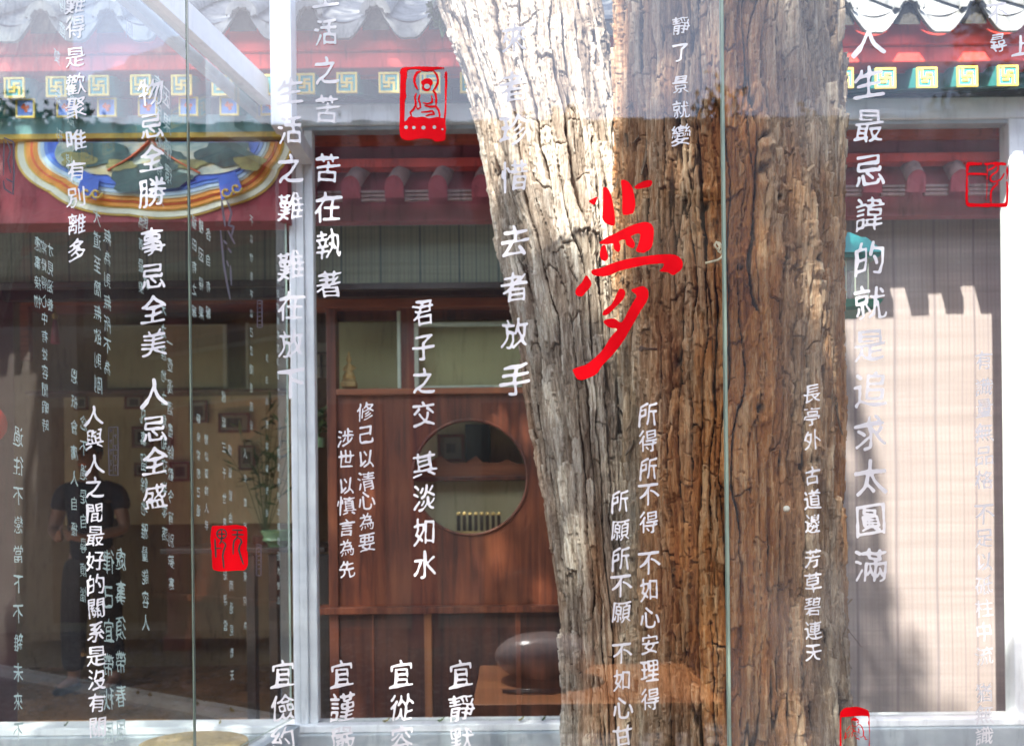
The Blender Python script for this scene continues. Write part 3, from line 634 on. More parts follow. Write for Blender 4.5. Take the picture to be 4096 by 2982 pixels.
# left painted beam with its cloud-shaped medallion, solid pieces standing in for a reflection
MY = 2.88
pmm = PXM(MY)
def mz(py): return at(620, py, MY).z
xl2 = -4.6; xr2 = at(1150, 700, MY).x
def bandM(name, py0, py1, y, mat, th=.05):
    m = MB(); m.box((xl2, y, mz(py1)), (xr2, y+th, mz(py0)), 0, .003); return m.build(name, M[mat], hall)
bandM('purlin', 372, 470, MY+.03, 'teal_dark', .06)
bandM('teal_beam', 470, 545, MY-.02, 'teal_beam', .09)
bandM('cornice_strip', 545, 566, MY-.03, 'gold', .09)
bandM('painted_beam', 566, 888, MY, 'maroon', .10)
# second, lower row of painted ends with blue panels
pr2 = rafter(at(428, 430, MY-.10).x, at(428, 430, MY-.10).z, MY-.10, 37*PXM(MY-.10), False, hall)
st2 = 163*PXM(MY-.10)
for k in range(-6, 5):
    if k == 0: continue
    c = pr2.copy(); COL.objects.link(c); c.location = (st2*k, 0, 0); c.parent = hall
    for ch in pr2.children:
        d = ch.copy(); COL.objects.link(d); d.parent = c
med = []
def scallop(rx, ry, n=200, lob=9, amp=.035, flat=1.0, cxp=610, cyp=545):
    pts = []
    for i in range(n+1):
        t = math.pi*i/n                    # lower half, left to right
        k = 1+amp*(abs(math.sin(t*lob/2*1.0))-.6)
        pts.append((cxp-rx*k*math.cos(t), cyp+ry*k*math.sin(t)**.82))
    return pts
layers = [('outline_yellow', 'gold', 555, 328), ('white_band', 'cream', 546, 320), ('ochre_line', 'gold', 520, 296), ('orange_band', 'orange', 512, 290), ('red_line', 'vermilion', 494, 272), ('orange_inner', 'orange', 484, 264), ('white_line', 'cream', 464, 246),
          ('pale_blue_band', 'blue_pale', 454, 236), ('mid_blue_band', 'blue_mid', 438, 218), ('deep_blue_band', 'blue', 424, 202)]
medal = None
for i, (nm, mt, rx, ry) in enumerate(layers):
    y = MY-.006-.0035*i
    pts = scallop(rx, ry)
    m = MB(); n = len(pts); P2 = [at(px_, min(max(py_, 568), 1400), y) for px_, py_ in pts]
    vs = [(p.x, y, p.z) for p in P2]+[(p.x, y+.004, p.z) for p in P2]
    m.add(vs, [tuple(range(n))[::-1]]+[(k, k+1, n+k+1, n+k) for k in range(n-1)])
    o = m.build('medallion' if i == 0 else nm, M[mt], hall if i == 0 else medal)
    if i == 0: medal = o
def landscape_mat():
    m, nt, b = new_mat('painted_landscape'); L = nt.links
    n1 = N(nt, 'ShaderNodeTexNoise', Scale=1.0, Detail=5.0, Roughness=0.6, Distortion=0.6); L.new(coords(nt, (5, 1, 9)).outputs[0], n1.inputs[0])
    r = ramp(nt, n1.outputs[0], [(0.30, (0.10, 0.20, 0.20, 1)), (0.42, (0.28, 0.40, 0.36, 1)), (0.52, (0.60, 0.60, 0.48, 1)), (0.62, (0.70, 0.56, 0.28, 1)), (0.74, (0.22, 0.38, 0.35, 1))])
    L.new(r.outputs[0], b.inputs['Base Color']); b.inputs['Roughness'].default_value = .55; return m
M['landscape'] = landscape_mat()
y = MY-.006-.0035*len(layers)
pts = []
for i in range(161):
    t = math.pi*i/160; lob = abs(math.sin(t*3.0)); k = .80+.14*lob
    pts.append((610-450*k*math.cos(t), 548+212*k*math.sin(t)**.85))
P2 = [at(px_, max(py_, 569), y) for px_, py_ in pts]
m = MB(); n = len(P2); m.add([(p.x, y, p.z) for p in P2], [tuple(range(n))[::-1]]); m.build('landscape_panel', M['landscape'], medal)
m = MB(); yy = y-.003
for (a, b_) in (((600, 568), (430, 690)), ((612, 568), (800, 700))):
    for j in range(5):
        t0, t1 = j/5, (j+1)/5
        p, q = [at(a[0]+(b_[0]-a[0])*t, a[1]+(b_[1]-a[1])*t+10*math.sin(t*4), yy) for t in (t0, t1)]
        m.bar(p, q, .004, .026-.004*j, (0, 1, 0))
m.build('red_roof_lines', M['vermilion'], medal)
def blob(mb, cxp, cyp, rx, ry, y, seed, n=26):
    rs = random.Random(seed); ph = [rs.uniform(0, 6) for _ in range(4)]
    vs = []
    for i in range(n):
        t = 2*math.pi*i/n; k = 1+.14*math.sin(3*t+ph[0])+.09*math.sin(5*t+ph[1])+.05*math.sin(8*t+ph[2])
        p = at(cxp+rx*k*math.cos(t), max(cyp+ry*k*math.sin(t), 570), y); vs.append((p.x, y, p.z))
    mb.add(vs, [tuple(range(n))])
M['ink_green'] = paint('ink_green_paint', (0.05, 0.11, 0.105, 1), 0.55, 0.5, (14, 14, 22), 0.1)
M['ink_gold'] = paint('gold_green_paint', (0.34, 0.30, 0.10, 1), 0.55, 0.5, (14, 14, 22), 0.1)
m = MB(); [blob(m, *a) for a in ((400, 610, 120, 55, y-.0045, 1), (905, 610, 115, 60, y-.0045, 2), (590, 715, 160, 52, y-.0045, 3), (690, 640, 60, 40, y-.0047, 4))]; m.build('painted_hills', M['ink_green'], medal)
m = MB(); [blob(m, *a) for a in ((310, 640, 70, 34, y-.0055, 7), (480, 660, 60, 22, y-.0057, 8), (760, 655, 60, 20, y-.0055, 9), (1000, 650, 60, 30, y-.0057, 10))]; m.build('painted_trees', M['ink_gold'], medal)
m = MB()
for cxp, cyp in ((345, 770), (385, 772), (905, 768), (945, 752)):      # scroll volutes
    pts = [at(cxp+(24-3.1*t)*math.cos(t), cyp+(24-3.1*t)*math.sin(t), y-.007) for t in [i*.4 for i in range(16)]]
    m.tube(pts, .0045, 6)
m.build('scroll_volute', M['gold'], medal, True)
m = MB()
for sg, c in ((-1, 365), (1, 925)):
    Q = ((335, 682), (398, 712), (384, 800), (308, 762)); Q = Q if sg < 0 else ((872, 712), (940, 682), (972, 762), (886, 800))
    p = [at(a, b_, y-.006) for a, b_ in Q]
    m.add([(q.x, q.y, q.z) for q in p], [(3, 2, 1, 0)])
m.build('blue_knot', M['blue'], medal)

# left opening: posts and head rails of the hall window
zb0 = 0.0
band_y = WY
m = MB(); xx = at(-20, 1500, WY).x; m.box((xx-.22, WY-.02, 0), (xx-.02, WY+.16, mz(880)), 0, .01); m.build('column', M['maroon_dark'], hall, False)
# interior shell
rx0, rx1, ry1 = XL, XR, 5.85
m = MB(); m.box((rx0, ry1, 0), (rx1, ry1+.1, 3.2)); m.build('back_wall', M['room_wall'], hall)
m = MB(); m.box((rx0, WY+.1, -.02), (rx1, ry1, 0.02)); m.build('room_floor', M['room_floor'], hall)
m = MB(); m.box((rx0-.1, WY, 0), (rx0, ry1, 3.2)); m.box((rx1, WY, 0), (rx1+.1, ry1, 3.2)); m.build('side_wall', M['room_wall'], hall)
m = MB(); m.box((rx0, WY+.09, zf(395, WY)), (rx1, ry1, zf(395, WY)+.05)); m.build('ceiling', M['maroon_dark'], hall)

# ------------------------------------------------------------------ blinds
sgr = empty('green_sprig', at(1770, 130, 2.45), 'small green sprig peeping out behind the top of the leaning stem', 'sprig'); sprig_later = (sgr, at(1770, 150, 2.45))
def blind(name, pxa, pxb, pya, pyb, Y, mat, label, group=None):
    xa, xb = at(pxa, 1500, Y).x, at(pxb, 1500, Y).x; za, zb = zf(pya, Y, (pxa+pxb)/2), zf(pyb, Y, (pxa+pxb)/2)
    r = empty(name, ((xa+xb)/2, Y, zb), label, 'blind', group)
    n = max(6, int((za-zb)/.05)); k = 40; m = MB(); vs = []
    for i in range(n+1):
        for j in range(k+1):
            x_ = xa+(xb-xa)*j/k; z_ = zb+(za-zb)*i/n
            vs.append((x_, Y+.006*math.sin(x_*5+1)+.003*math.sin(z_*9+x_*3), z_))
    m.add(vs, [(i*(k+1)+j, i*(k+1)+j+1, (i+1)*(k+1)+j+1, (i+1)*(k+1)+j) for i in range(n) for j in range(k)])
    m.build('reeds', M[mat], r, True)
    m = MB(); m.box((xa, Y-.012, zb-.03), (xb, Y+.012, zb), 0, .004); m.build('bottom_rail', M['wood_black'], r)
    return r
blind('bamboo_blind', 3000, 4140, 876, 2925, 3.22, 'blind', 'long sunlit bamboo blind right of the big trunk, half in the eave shadow')
blind('bamboo_blind', 1268, 2960, 880, 1128, 3.24, 'blind_green', 'short greenish blind raised above the rosewood cabinet in the middle')
blind('bamboo_blind', -400, 1150, 884, 1128, 3.26, 'blind_green', 'short dim blind hanging under the painted medallion beam at left')
m = MB()
for pxa, pxb in ((-400, 1150), (1268, 2700)):
    xa, xb = at(pxa, 1150, 3.36).x, at(pxb, 1150, 3.36).x
    m.box((xa, 3.36, zf(1184, 3.36)), (xb, 3.40, zf(1120, 3.36)), 0, .003)
m.build('head_rail', M['wood_black'], hall)
m = MB()
for i in range(75):
    x_ = at(-380+42*i, 1100, 3.335).x; m.box((x_-.006, 3.335, zf(1140, 3.335)), (x_+.006, 3.345, zf(1030, 3.335)))
m.build('lattice', M['wood_black'], hall)
# window posts of the hall left/right of the steel post
def vpost(pxa, pxb, Y, pya, pyb, mat, name, th=.06, par=None):
    m = MB(); m.box((at(pxa, 1800, Y).x, Y, zf(pyb, Y, pxa)), (at(pxb, 1800, Y).x, Y+th, zf(pya, Y, pxa)), 0, .004); return m.build(name, M[mat], par or hall)
vpost(4060, 4400, 3.2, 880, 2990, 'maroon', 'column', .2)

# ------------------------------------------------------------------ rosewood cabinet with moon opening
KY = 3.46; kp = PXM(KY)
cab = empty('moon_cabinet', (at(1850, 2000, KY).x, KY, 0), 'tall rosewood cabinet screen with a round moon opening, seen left of the tree', 'cabinet')
def kb(name, pxa, pxb, pya, pyb, y, th, mat, par=cab, bev=.003):
    m = MB(); a = at(pxa, 1700, y); b_ = at(pxb, 1700, y)
    m.box((a.x, y, zf(pyb, y, 1800)), (b_.x, y+th, zf(pya, y, 1800)), 0, bev); return m.build(name, M[mat], par)
kb('crown_rail', 1255, 2700, 1182, 1226, KY-.03, .09, 'wood_light')
kb('stile', 1308, 1346, 1226, 2890, KY-.015, .06, 'wood')
kb('stile', 1606, 1662, 1226, 1550, KY-.005, .05, 'wood')
kb('shelf_back', 1346, 2700, 1226, 1280, KY+.03, .02, 'wood_dark')
kb('back_panel', 1360, 1606, 1236, 1550, KY+.16, .02, 'olive')
kb('back_panel', 1655, 2700, 1285, 1550, KY+.05, .02, 'olive')
kb('glass_door_rim', 1592, 1606, 1240, 1550, KY-.008, .02, 'glass_rim')
o = kb('glass_door_rim', 1660, 2700, 1288, 1304, KY-.008, .02, 'glass_rim')
kb('glass_door_rim', 1660, 1678, 1304, 1550, KY-.0085, .02, 'glass_rim')
kb('glass_door_rim', 1678, 2700, 1541, 1550, KY-.008, .02, 'glass_rim')
kb('shelf', 1346, 2700, 1550, 1574, KY-.03, .24, 'wood_light')
# board with a round hole
hc = at(1880, 1908, KY); hr = 226*kp
xa, xb = at(1346, 1700, KY).x, at(2700, 1700, KY).x; za, zb = zf(2424, KY, 1800), zf(1574, KY, 1800)
m = MB(); n = 96
ring = [(hc.x+hr*math.cos(2*math.pi*i/n), hc.z+hr*math.sin(2*math.pi*i/n)) for i in range(n)]
def toedge(dx, dz):
    t = 1e9
    if dx > 1e-9: t = min(t, (xb-hc.x)/dx)
    if dx < -1e-9: t = min(t, (xa-hc.x)/dx)
    if dz > 1e-9: t = min(t, (zb-hc.z)/dz)
    if dz < -1e-9: t = min(t, (za-hc.z)/dz)
    return (hc.x+dx*t, hc.z+dz*t)
angs = sorted(set([2*math.pi*i/n for i in range(n)]+[math.atan2(b_-hc.z, a-hc.x) % (2*math.pi) for a in (xa, xb) for b_ in (za, zb)]))
ins = [(hc.x+hr*math.cos(t), hc.z+hr*math.sin(t)) for t in angs]; outs = [toedge(math.cos(t), math.sin(t)) for t in angs]; q = len(angs)
vs = [(a, KY, b_) for a, b_ in ins]+[(a, KY, b_) for a, b_ in outs]+[(a, KY+.04, b_) for a, b_ in ins]
m.add(vs, [(i, (i+1) % q, q+(i+1) % q, q+i) for i in range(q)]+[(i, 2*q+i, 2*q+(i+1) % q, (i+1) % q) for i in range(q)])
m.build('moon_board', M['wood'], cab)
m = MB()
for i in range(n):
    pass
m.tube([(hc.x+(hr+.004)*math.cos(2*math.pi*i/n), KY-.003, hc.z+(hr+.004)*math.sin(2*math.pi*i/n)) for i in range(n+1)], .007, 8, 0, False)
m.build('moon_rim', M['wood'], cab, True)
# shelf seen in the opening, wavy top edge
sy = KY+.22; m = MB(); pts = [(1560, 1905), (1600, 1850), (1700, 1862), (1745, 1828), (1765, 1822), (1800, 1848), (1860, 1850), (1905, 1822), (1930, 1848), (1990, 1850), (2030, 1836), (2070, 1854), (2200, 1850), (2200, 1905)]
P2 = [at(a, b_, sy) for a, b_ in pts]; nn = len(P2)
m.add([(p.x, sy, p.z) for p in P2]+[(p.x, sy+.03, p.z) for p in P2], [tuple(range(nn)), tuple(range(nn, 2*nn))[::-1]]+[(i, i+1, nn+i+1, nn+i)[::-1] for i in range(nn-1)])
m.build('scalloped_rail', M['wood_light'], cab)
kb('inner_shelf', 1560, 2300, 1905, 1922, sy-.02, .25, 'wood')
kb('inner_back', 1560, 2300, 1910, 2300, KY+.30, .02, 'olive_dark')
kb('inner_back_upper', 1560, 2300, 1600, 1910, KY+.42, .02, 'olive_dark')
kb('ledge', 1255, 2700, 2424, 2452, KY-.04, .12, 'wood')
kb('lower_panel', 1346, 2700, 2452, 2900, KY, .03, 'wood_dark')
kb('door_stile', 1688, 1718, 2452, 2900, KY-.012, .02, 'wood_stile')
kb('door_stile', 2054, 2074, 2452, 2900, KY-.012, .02, 'wood')
kb('door_stile', 1480, 1486, 2452, 2900, KY-.006, .02, 'wood')
kb('plinth', 1255, 2700, 2885, 2960, KY-.03, .2, 'wood_black')
kb('side_cheek', 2150, 2420, 1580, 2424, KY-.01, .02, 'wood')
# pictures behind the opening
def picture(pxa, pxb, pya, pyb, Y, label, mat_frame='wood_dark', inner='ink', mg=.22, group=None, bev=.002):
    a, b_ = at(pxa, pyb, Y), at(pxb, pya, Y); z0_, z1_ = a.z, b_.z; x0_, x1_ = a.x, b_.x
    r = empty('picture_frame', ((x0_+x1_)/2, Y, z0_), label, 'picture', group)
    m = MB(); t = min(.018, (x1_-x0_)*.12)
    m.box((x0_, Y-.012, z0_), (x0_+t, Y+.008, z1_)); m.box((x1_-t, Y-.012, z0_), (x1_, Y+.008, z1_)); m.box((x0_+t, Y-.012, z0_), (x1_-t, Y+.008, z0_+t)); m.box((x0_+t, Y-.012, z1_-t), (x1_-t, Y+.008, z1_))
    m.build('frame', M[mat_frame], r)
    m = MB(); m.box((x0_+t, Y-.002, z0_+t), (x1_-t, Y+.006, z1_-t)); m.build('mount', M['paper'], r)
    m = MB(); gx, gz = (x1_-x0_)*mg, (z1_-z0_)*mg; m.box((x0_+gx, Y-.004, z0_+gz), (x1_-gx, Y+.004, z1_-gz)); m.build('print', M[inner], r)
    return r
picture(1750, 1858, 1735, 1848, KY+.38, 'pale mounted ink picture seen through the round moon opening', 'wood', 'ink', .33)
m = MB(); a, b_ = at(1862, 1848, KY+.36), at(1960, 1694, KY+.36); m.box((a.x, KY+.36, a.z-.05), (b_.x, KY+.40, b_.z), 0, .004)
o = m.build('folding_board', M['teal_dark']); tag(o, 'dark green upright board standing behind the round moon opening', 'board')
# row of knobbed brush holders on the bottom of the opening
for i in range(8):
    bx = 1835+23*i; p0, p1 = at(bx, 2122, KY+.20), at(bx, 2058, KY+.20)
    r = empty('ink_stick', (p0.x, p0.y, p0.z), 'dark stick with a round tan knob in the row inside the moon opening', 'stick', 'row of knobbed sticks in the moon opening')
    m = MB(); m.box((p0.x-.0085, p0.y-.008, p0.z), (p0.x+.0085, p0.y+.008, p1.z), 0, .002); m.build('shaft', M['wood_black'], r)
    m = MB(); m.lathe((p1.x, p1.y, p1.z+.004), [(.0001, -.011), (.009, -.006), (.0115, 0), (.009, .007), (.0001, .012)], 12); m.build('knob', M['ivory'], r, True)
m = MB(); a, b_ = at(1790, 2140, KY+.20), at(2030, 2122, KY+.20); m.box((a.x, KY+.16, a.z), (b_.x, KY+.25, b_.z), 0, .003)
tag(m.build('bamboo_tray', M['ivory']), 'narrow tan tray under the row of knobbed sticks', 'tray')

# carved statuette on the shelf
sp = at(1397, 1550, KY+.07); k = kp
st = empty('statuette', sp, 'small carved yellow wood figure seated on the cabinet shelf', 'statuette')
m = MB(); m.box((sp.x-.036, sp.y-.03, sp.z), (sp.x+.036, sp.y+.03, sp.z+.028), 0, .008); m.box((sp.x-.029, sp.y-.025, sp.z+.028), (sp.x+.03, sp.y+.025, sp.z+.040), 0, .005); m.build('plinth', M['ivory'], st, True, 40)
m = MB()
m.lathe((sp.x, sp.y, sp.z+.04), [(.028, 0), (.031, .010), (.024, .022), (.017, .036), (.018, .052), (.016, .066), (.007, .074), (.0065, .080), (.0115, .088), (.012, .098), (.009, .108), (.005, .116), (.0065, .121), (.003, .130), (.0001, .134)], 18)
m.tube([(sp.x+.014, sp.y, sp.z+.102), (sp.x+.030, sp.y-.008, sp.z+.092), (sp.x+.016, sp.y-.018, sp.z+.082)], [.007, .0065, .005], 8)
m.tube([(sp.x-.014, sp.y, sp.z+.102), (sp.x-.022, sp.y-.006, sp.z+.085), (sp.x-.006, sp.y-.02, sp.z+.072)], [.007, .006, .005], 8)
m.tube([(sp.x-.022, sp.y-.012, sp.z+.052), (sp.x+.004, sp.y-.026, sp.z+.058), (sp.x+.026, sp.y-.012, sp.z+.050)], [.008, .010, .008], 8)
m.build('figure', M['ivory'], st, True)

# ------------------------------------------------------------------ the left room
def rb(mb, pxa, pxb, pya, pyb, Y, th, bev=.003):
    a, b_ = at(pxa, pyb, Y), at(pxb, pya, Y); mb.box((a.x, Y, a.z), (b_.x, Y+th, b_.z), 0, bev)
CYY = 5.40
lc = empty('display_cabinet', at(600, 2900, CYY), 'dim red framed display cabinet with frosted panels in the left room', 'cabinet')
lc.location.z = .02
m = MB(); rb(m, 80, 1165, 1184, 1222, CYY-.05, .3); rb(m, 80, 112, 1222, 1440, CYY-.05, .05); m.build('frame', M['wood_light'], lc)
m = MB(); rb(m, 112, 1165, 1222, 2560, CYY+.20, .03); m.build('back_panel', M['room_wall'], lc)
M['olive_dim'] = paint('frosted_olive_glass', (0.36, 0.35, 0.20, 1), 0.5, 0.10, (2, 2, 5), 0.1, 200)
m = MB(); rb(m, 430, 895, 1300, 1552, CYY+.02, .02); m.build('frosted_panel', M['olive_dim'], lc)
m = MB(); rb(m, 990, 1165, 1292, 1560, CYY+.02, .02); m.build('frosted_panel', M['olive_dim'], lc)
m = MB(); rb(m, 893, 905, 1300, 1552, CYY+.01, .02); rb(m, 430, 905, 1296, 1304, CYY+.01, .02); rb(m, 984, 992, 1290, 1560, CYY+.01, .02); m.build('glass_rim', M['glass_rim'], lc)
m = MB(); rb(m, 100, 1165, 1552, 1575, CYY-.02, .2); m.build('shelf', M['wood_dark'], lc)
for i, (a, b_, c, d) in enumerate(((300, 352, 1580, 1640), (500, 572, 1580, 1635), (680, 760, 1845, 1925), (530, 610, 1705, 1790), (640, 690, 1740, 1800), (875, 1000, 1650, 1730), (760, 830, 1600, 1690), (955, 1020, 1780, 1880), (540, 590, 1850, 1905))):
    lab = ['small dim framed print highest at the left of the dark wall', 'small dim framed print under the shelf above the lilac seal', 'square framed print lowest in the middle of the dark wall', 'framed print beside the lilac seal lettering', 'narrow framed print in the middle of the cluster', 'wide pale framed print at the right end of the cluster', 'upright framed print just left of the thin glass joint', 'framed print below the wide pale one by the steel post', 'smallest framed print low on the dark wall'][i]
    picture(a, b_, c, d, 5.56, lab, 'wood', 'ink', .26)
m = MB(); rb(m, 260, 1165, 1575, 2100, 5.59, .01); m.build('picture_board', M['olive_dark'], lc)
# long dark table, bowls, plant
tb = empty('long_table', (at(900, 2500, 3.75).x, 3.75, .02), 'long black table standing under the frosted panels at left', 'table')
m = MB(); rb(m, 640, 1300, 2188, 2215, 3.60, .5); m.build('table_top', M['wood_black'], tb)
for a in (990, 1080, 1285):
    m = MB(); rb(m, a, a+28, 2215, 2900, 3.62, .05); m.build('leg', M['wood_black'], tb)
bw = at(1112, 2186, 3.72)
m = MB(); s_ = PXM(3.72)
m.lathe(bw, [(.045, 0), (.050, .012), (.055, .02), (.075, .035), (.070, .045), (.072, .055), (.085, .078), (.088, .084), (.080, .082), (.060, .050), (.0001, .045)], 28)
tag(m.build('celadon_bowl', M['celadon'], None, True, 50), 'stacked pale green celadon bowl on the long black table', 'bowl')
def sprig(root, base, n, h, spread, leaf, seed, mat='leaf', name='foliage', w=.010):
    rs = random.Random(seed); m = MB(); s2 = MB()
    for i in range(n):
        ang = rs.uniform(0, 6.28); rad = rs.uniform(.1, 1)*spread; hh = h*rs.uniform(.5, 1)
        tip = Vector((base.x+math.cos(ang)*rad, base.y+math.sin(ang)*rad*.5, base.z+hh)); b0 = Vector(base)
        mid = b0.lerp(tip, .55)+Vector((0, 0, hh*.14))
        s2.tube([b0, mid, tip], [.0025, .002, .001], 5)
        for j in range(7):
            t = .3+.7*j/6; c = mid.lerp(tip, max(0, (t-.55)/.45)) if t > .55 else b0.lerp(mid, t/.55)
            d = Vector((rs.uniform(-1, 1), rs.uniform(-1, 1), rs.uniform(-.2, .8))).normalized(); u = d.cross(Vector((rs.uniform(-1, 1), rs.uniform(-1, 1), 1))).normalized(); l_ = leaf*rs.uniform(.6, 1.2)
            m.add([c, c+d*l_*.5+u*w, c+d*l_, c+d*l_*.5-u*w], [(0, 1, 2, 3)])
    m.build(name, M[mat], root); s2.build('stem', M[mat], root)
pl = empty('potted_bamboo', at(1060, 2188, 3.95), 'leggy green potted bamboo behind the celadon bowl', 'plant')
b0 = at(1060, 2150, 3.95); sprig(pl, b0, 16, .75, .30, .10, 4)
m = MB(); m.lathe(at(1060, 2188, 3.95), [(.05, 0), (.06, .01), (.065, .06), (.06, .062), (.0001, .05)], 20); m.build('pot', M['wood_dark'], pl, True, 50)
pl = empty('green_plant', at(1275, 1760, 3.70), 'small bright green plant showing beside the white steel post', 'plant')
sprig(pl, at(1275, 1760, 3.70), 10, .16, .06, .07, 9)
m = MB(); m.lathe(at(1275, 1790, 3.70), [(.03, 0), (.035, .05), (.0001, .045)], 16); m.build('pot', M['celadon'], pl, True, 50)
sprig(sgr, sprig_later[1], 12, .10, .06, .035, 21, w=.007)
# lit lattice window far inside
m = MB(); rb(m, 1255, 1308, 1370, 1510, 3.9, .01); lw = m.build('lattice_window', M['paper']); tag(lw, 'small pale lattice window glimpsed between steel post and cabinet', 'window')
m = MB(); rb(m, 1255, 1308, 1406, 1416, 3.885, .012); rb(m, 1278, 1286, 1416, 1510, 3.885, .012); rb(m, 1255, 1308, 1460, 1464, 3.886, .01); m.build('glazing_bars', M['wood_black'], lw)
# red lantern edge at far left
lt = at(-38, 1690, 3.0); ln = empty('red_lantern', lt, 'bright red lantern cut off at the left edge of the window', 'lantern')
m = MB(); m.lathe((lt.x-.015, lt.y, lt.z), [(.02, -.075), (.05, -.062), (.068, -.03), (.07, 0), (.064, .03), (.045, .058), (.02, .07)], 24); m.build('shade', M['red_vinyl'], ln, True)
m = MB(); m.lathe((lt.x-.015, lt.y, lt.z-.085), [(.016, 0), (.020, .012)], 14); m.lathe((lt.x-.015, lt.y, lt.z+.068), [(.020, 0), (.016, .012)], 14); m.build('cap', M['gold'], ln, True, 40)
m = MB(); m.tube([(lt.x-.015, lt.y, lt.z+.08), (lt.x-.015, lt.y, mz(880))], .0015, 5); m.build('cord', M['wood_black'], ln)
# hanging tassel
ta = at(220, 1262, 3.9); tz = empty('tassel', ta, 'hanging ornament with a tan bead and dark red tassel', 'ornament')
m = MB(); m.tube([at(220, 1222, 3.9), ta], .002, 5); m.lathe(ta, [(.0001, -.022), (.012, -.014), (.014, 0), (.009, .014), (.0001, .02)], 12); m.build('bead', M['ivory'], tz, True)
m = MB(); a = at(220, 1275, 3.9); m.lathe((a.x, a.y, a.z-.13), [(.022, 0), (.018, .06), (.010, .12), (.004, .13)], 14); m.build('fringe', M['maroon'], tz, True)
# round drum stool at the lower left
dp = at(775, 2935, 2.72)
ds = empty('drum_stool', (dp.x, dp.y, 0), 'round rattan topped stool at the bottom left in front of the sill', 'stool')
# (stands between the case and the hall)
sr = 215*PXM(2.72)
M['rattan'] = paint('rattan_weave', (0.42, 0.30, 0.13, 1), 0.7, 0.25, (60, 60, 60), 0.6, 160)
zt = at(775, 2962, 2.72).z
m = MB(); m.lathe((dp.x, dp.y, zt-.03), [(sr*.97, 0), (sr, .012), (sr*.98, .026), (sr*.9, .03), (.0001, .031)], 40, 0, 1, .7); m.build('seat', M['rattan'], ds, True, 50)
m = MB(); m.lathe((dp.x, dp.y, 0), [(sr*.75, 0), (sr*.9, .2), (sr*.96, zt-.03)], 40, 0, 1, .7); m.build('drum', M['wood_dark'], ds, True)

# ------------------------------------------------------------------ white steel case frame
BY = 2.95
fr = empty('steel_frame', (at(1210, 2900, BY).x, BY, 0), 'white painted steel frame of the glass case with a slanting corner rail', 'frame')
bp_ = PXM(BY)
zt0, zt1 = at(1600, 508, BY).z, at(1600, 424, BY).z
xp0, xp1 = at(1168, 1600, BY).x, at(1262, 1600, BY).x
xq0, xq1 = at(4034, 1600, BY).x, at(4150, 1600, BY).x
zs0, zs1 = at(1600, 2990, BY).z-.02, at(1600, 2884, BY).z
m = MB(); m.box((xp0, BY-.02, zt0), (xq1, BY+.035, zt1), 0, .004); m.build('top_rail', M['white_steel'], fr)
m = MB(); m.box((xp0+.004, BY-.012, zt0-.016), (xq1, BY+.03, zt0-.001), 0, .002); m.build('top_bead', M['sill'], fr)
m = MB(); m.box((xp0, BY-.016, zs1), (xp0+.026, BY+.03, zt0-.001), 0, .003); m.box((xp0+.028, BY-.02, zs1), (xp0+.058, BY+.04, zt0-.001), 0, .004); m.box((xp0+.060, BY-.010, zs1), (xp1, BY+.03, zt0-.001), 0, .003); m.build('post', M['white_steel'], fr)
m = MB(); m.box((xq0, BY-.02, zs1), (xq1, BY+.04, zt0-.001), 0, .004); m.build('post', M['white_steel'], fr)
xu0, xu1 = at(1080, 250, BY).x, at(1166, 250, BY).x
UY = 2.62; xu0, xu1 = at(1080, 250, UY).x, at(1164, 250, UY).x; zu = at(1120, 500, UY).z
m = MB(); m.box((xu0, UY, zu), (xu1, UY+.07, 3.35), 0, .004); m.box((xu0+.01, UY+.07, zu), (xu1-.01, BY-.02, zu+.06), 0, .003); m.build('post', M['white_steel'], fr)
m = MB(); m.box((XL+1.5, BY-.06, zs0-.4), (xq1+.2, BY+.03, zs1-.03), 0, .006); m.build('sill_wall', M['sill'], fr)
m = MB(); m.box((XL+1.5, BY-.045, zs1-.028), (xq1+.2, BY+.06, zs1), 0, .005); m.build('sill_cap', M['white_steel'], fr)
# side rail: runs from the back corner toward the viewer, level
A = Vector((xp0+.01, BY, 0)); c2 = at(690, 20, 1.92); zmid = (zt0+zt1)/2
Yd = (zmid-EYE.z)*F_PX/(1985)          # where that rail leaves the top of the picture
B2 = at(690, 20, Yd); dirs = (Vector((B2.x, B2.y, 0))-Vector((A.x, A.y, 0)))
dirs.normalize(); U_ = -dirs            # pane direction, toward the back is U_
def side_pt(t, z): return Vector((A.x+dirs.x*t, A.y+dirs.y*t, z))
m = MB(); p, q = side_pt(.0, zmid), side_pt(1.46, zmid)
m.bar(p, q, .05, zt1-zt0); m.build('side_rail', M['white_steel'], fr)
m = MB(); nrm = Vector((dirs.y, -dirs.x, 0));
m.bar(side_pt(.03, zs1-.05), side_pt(1.46, zs1-.05), .06, .10); m.build('side_sill', M['sill'], fr)
m = MB(); m.bar(side_pt(.03, zmid-.055)-Vector((.05,0,0)), side_pt(1.46, zmid-.055)-Vector((.05,0,0)), .03, .035); m.build('side_bead', M['sill'], fr)

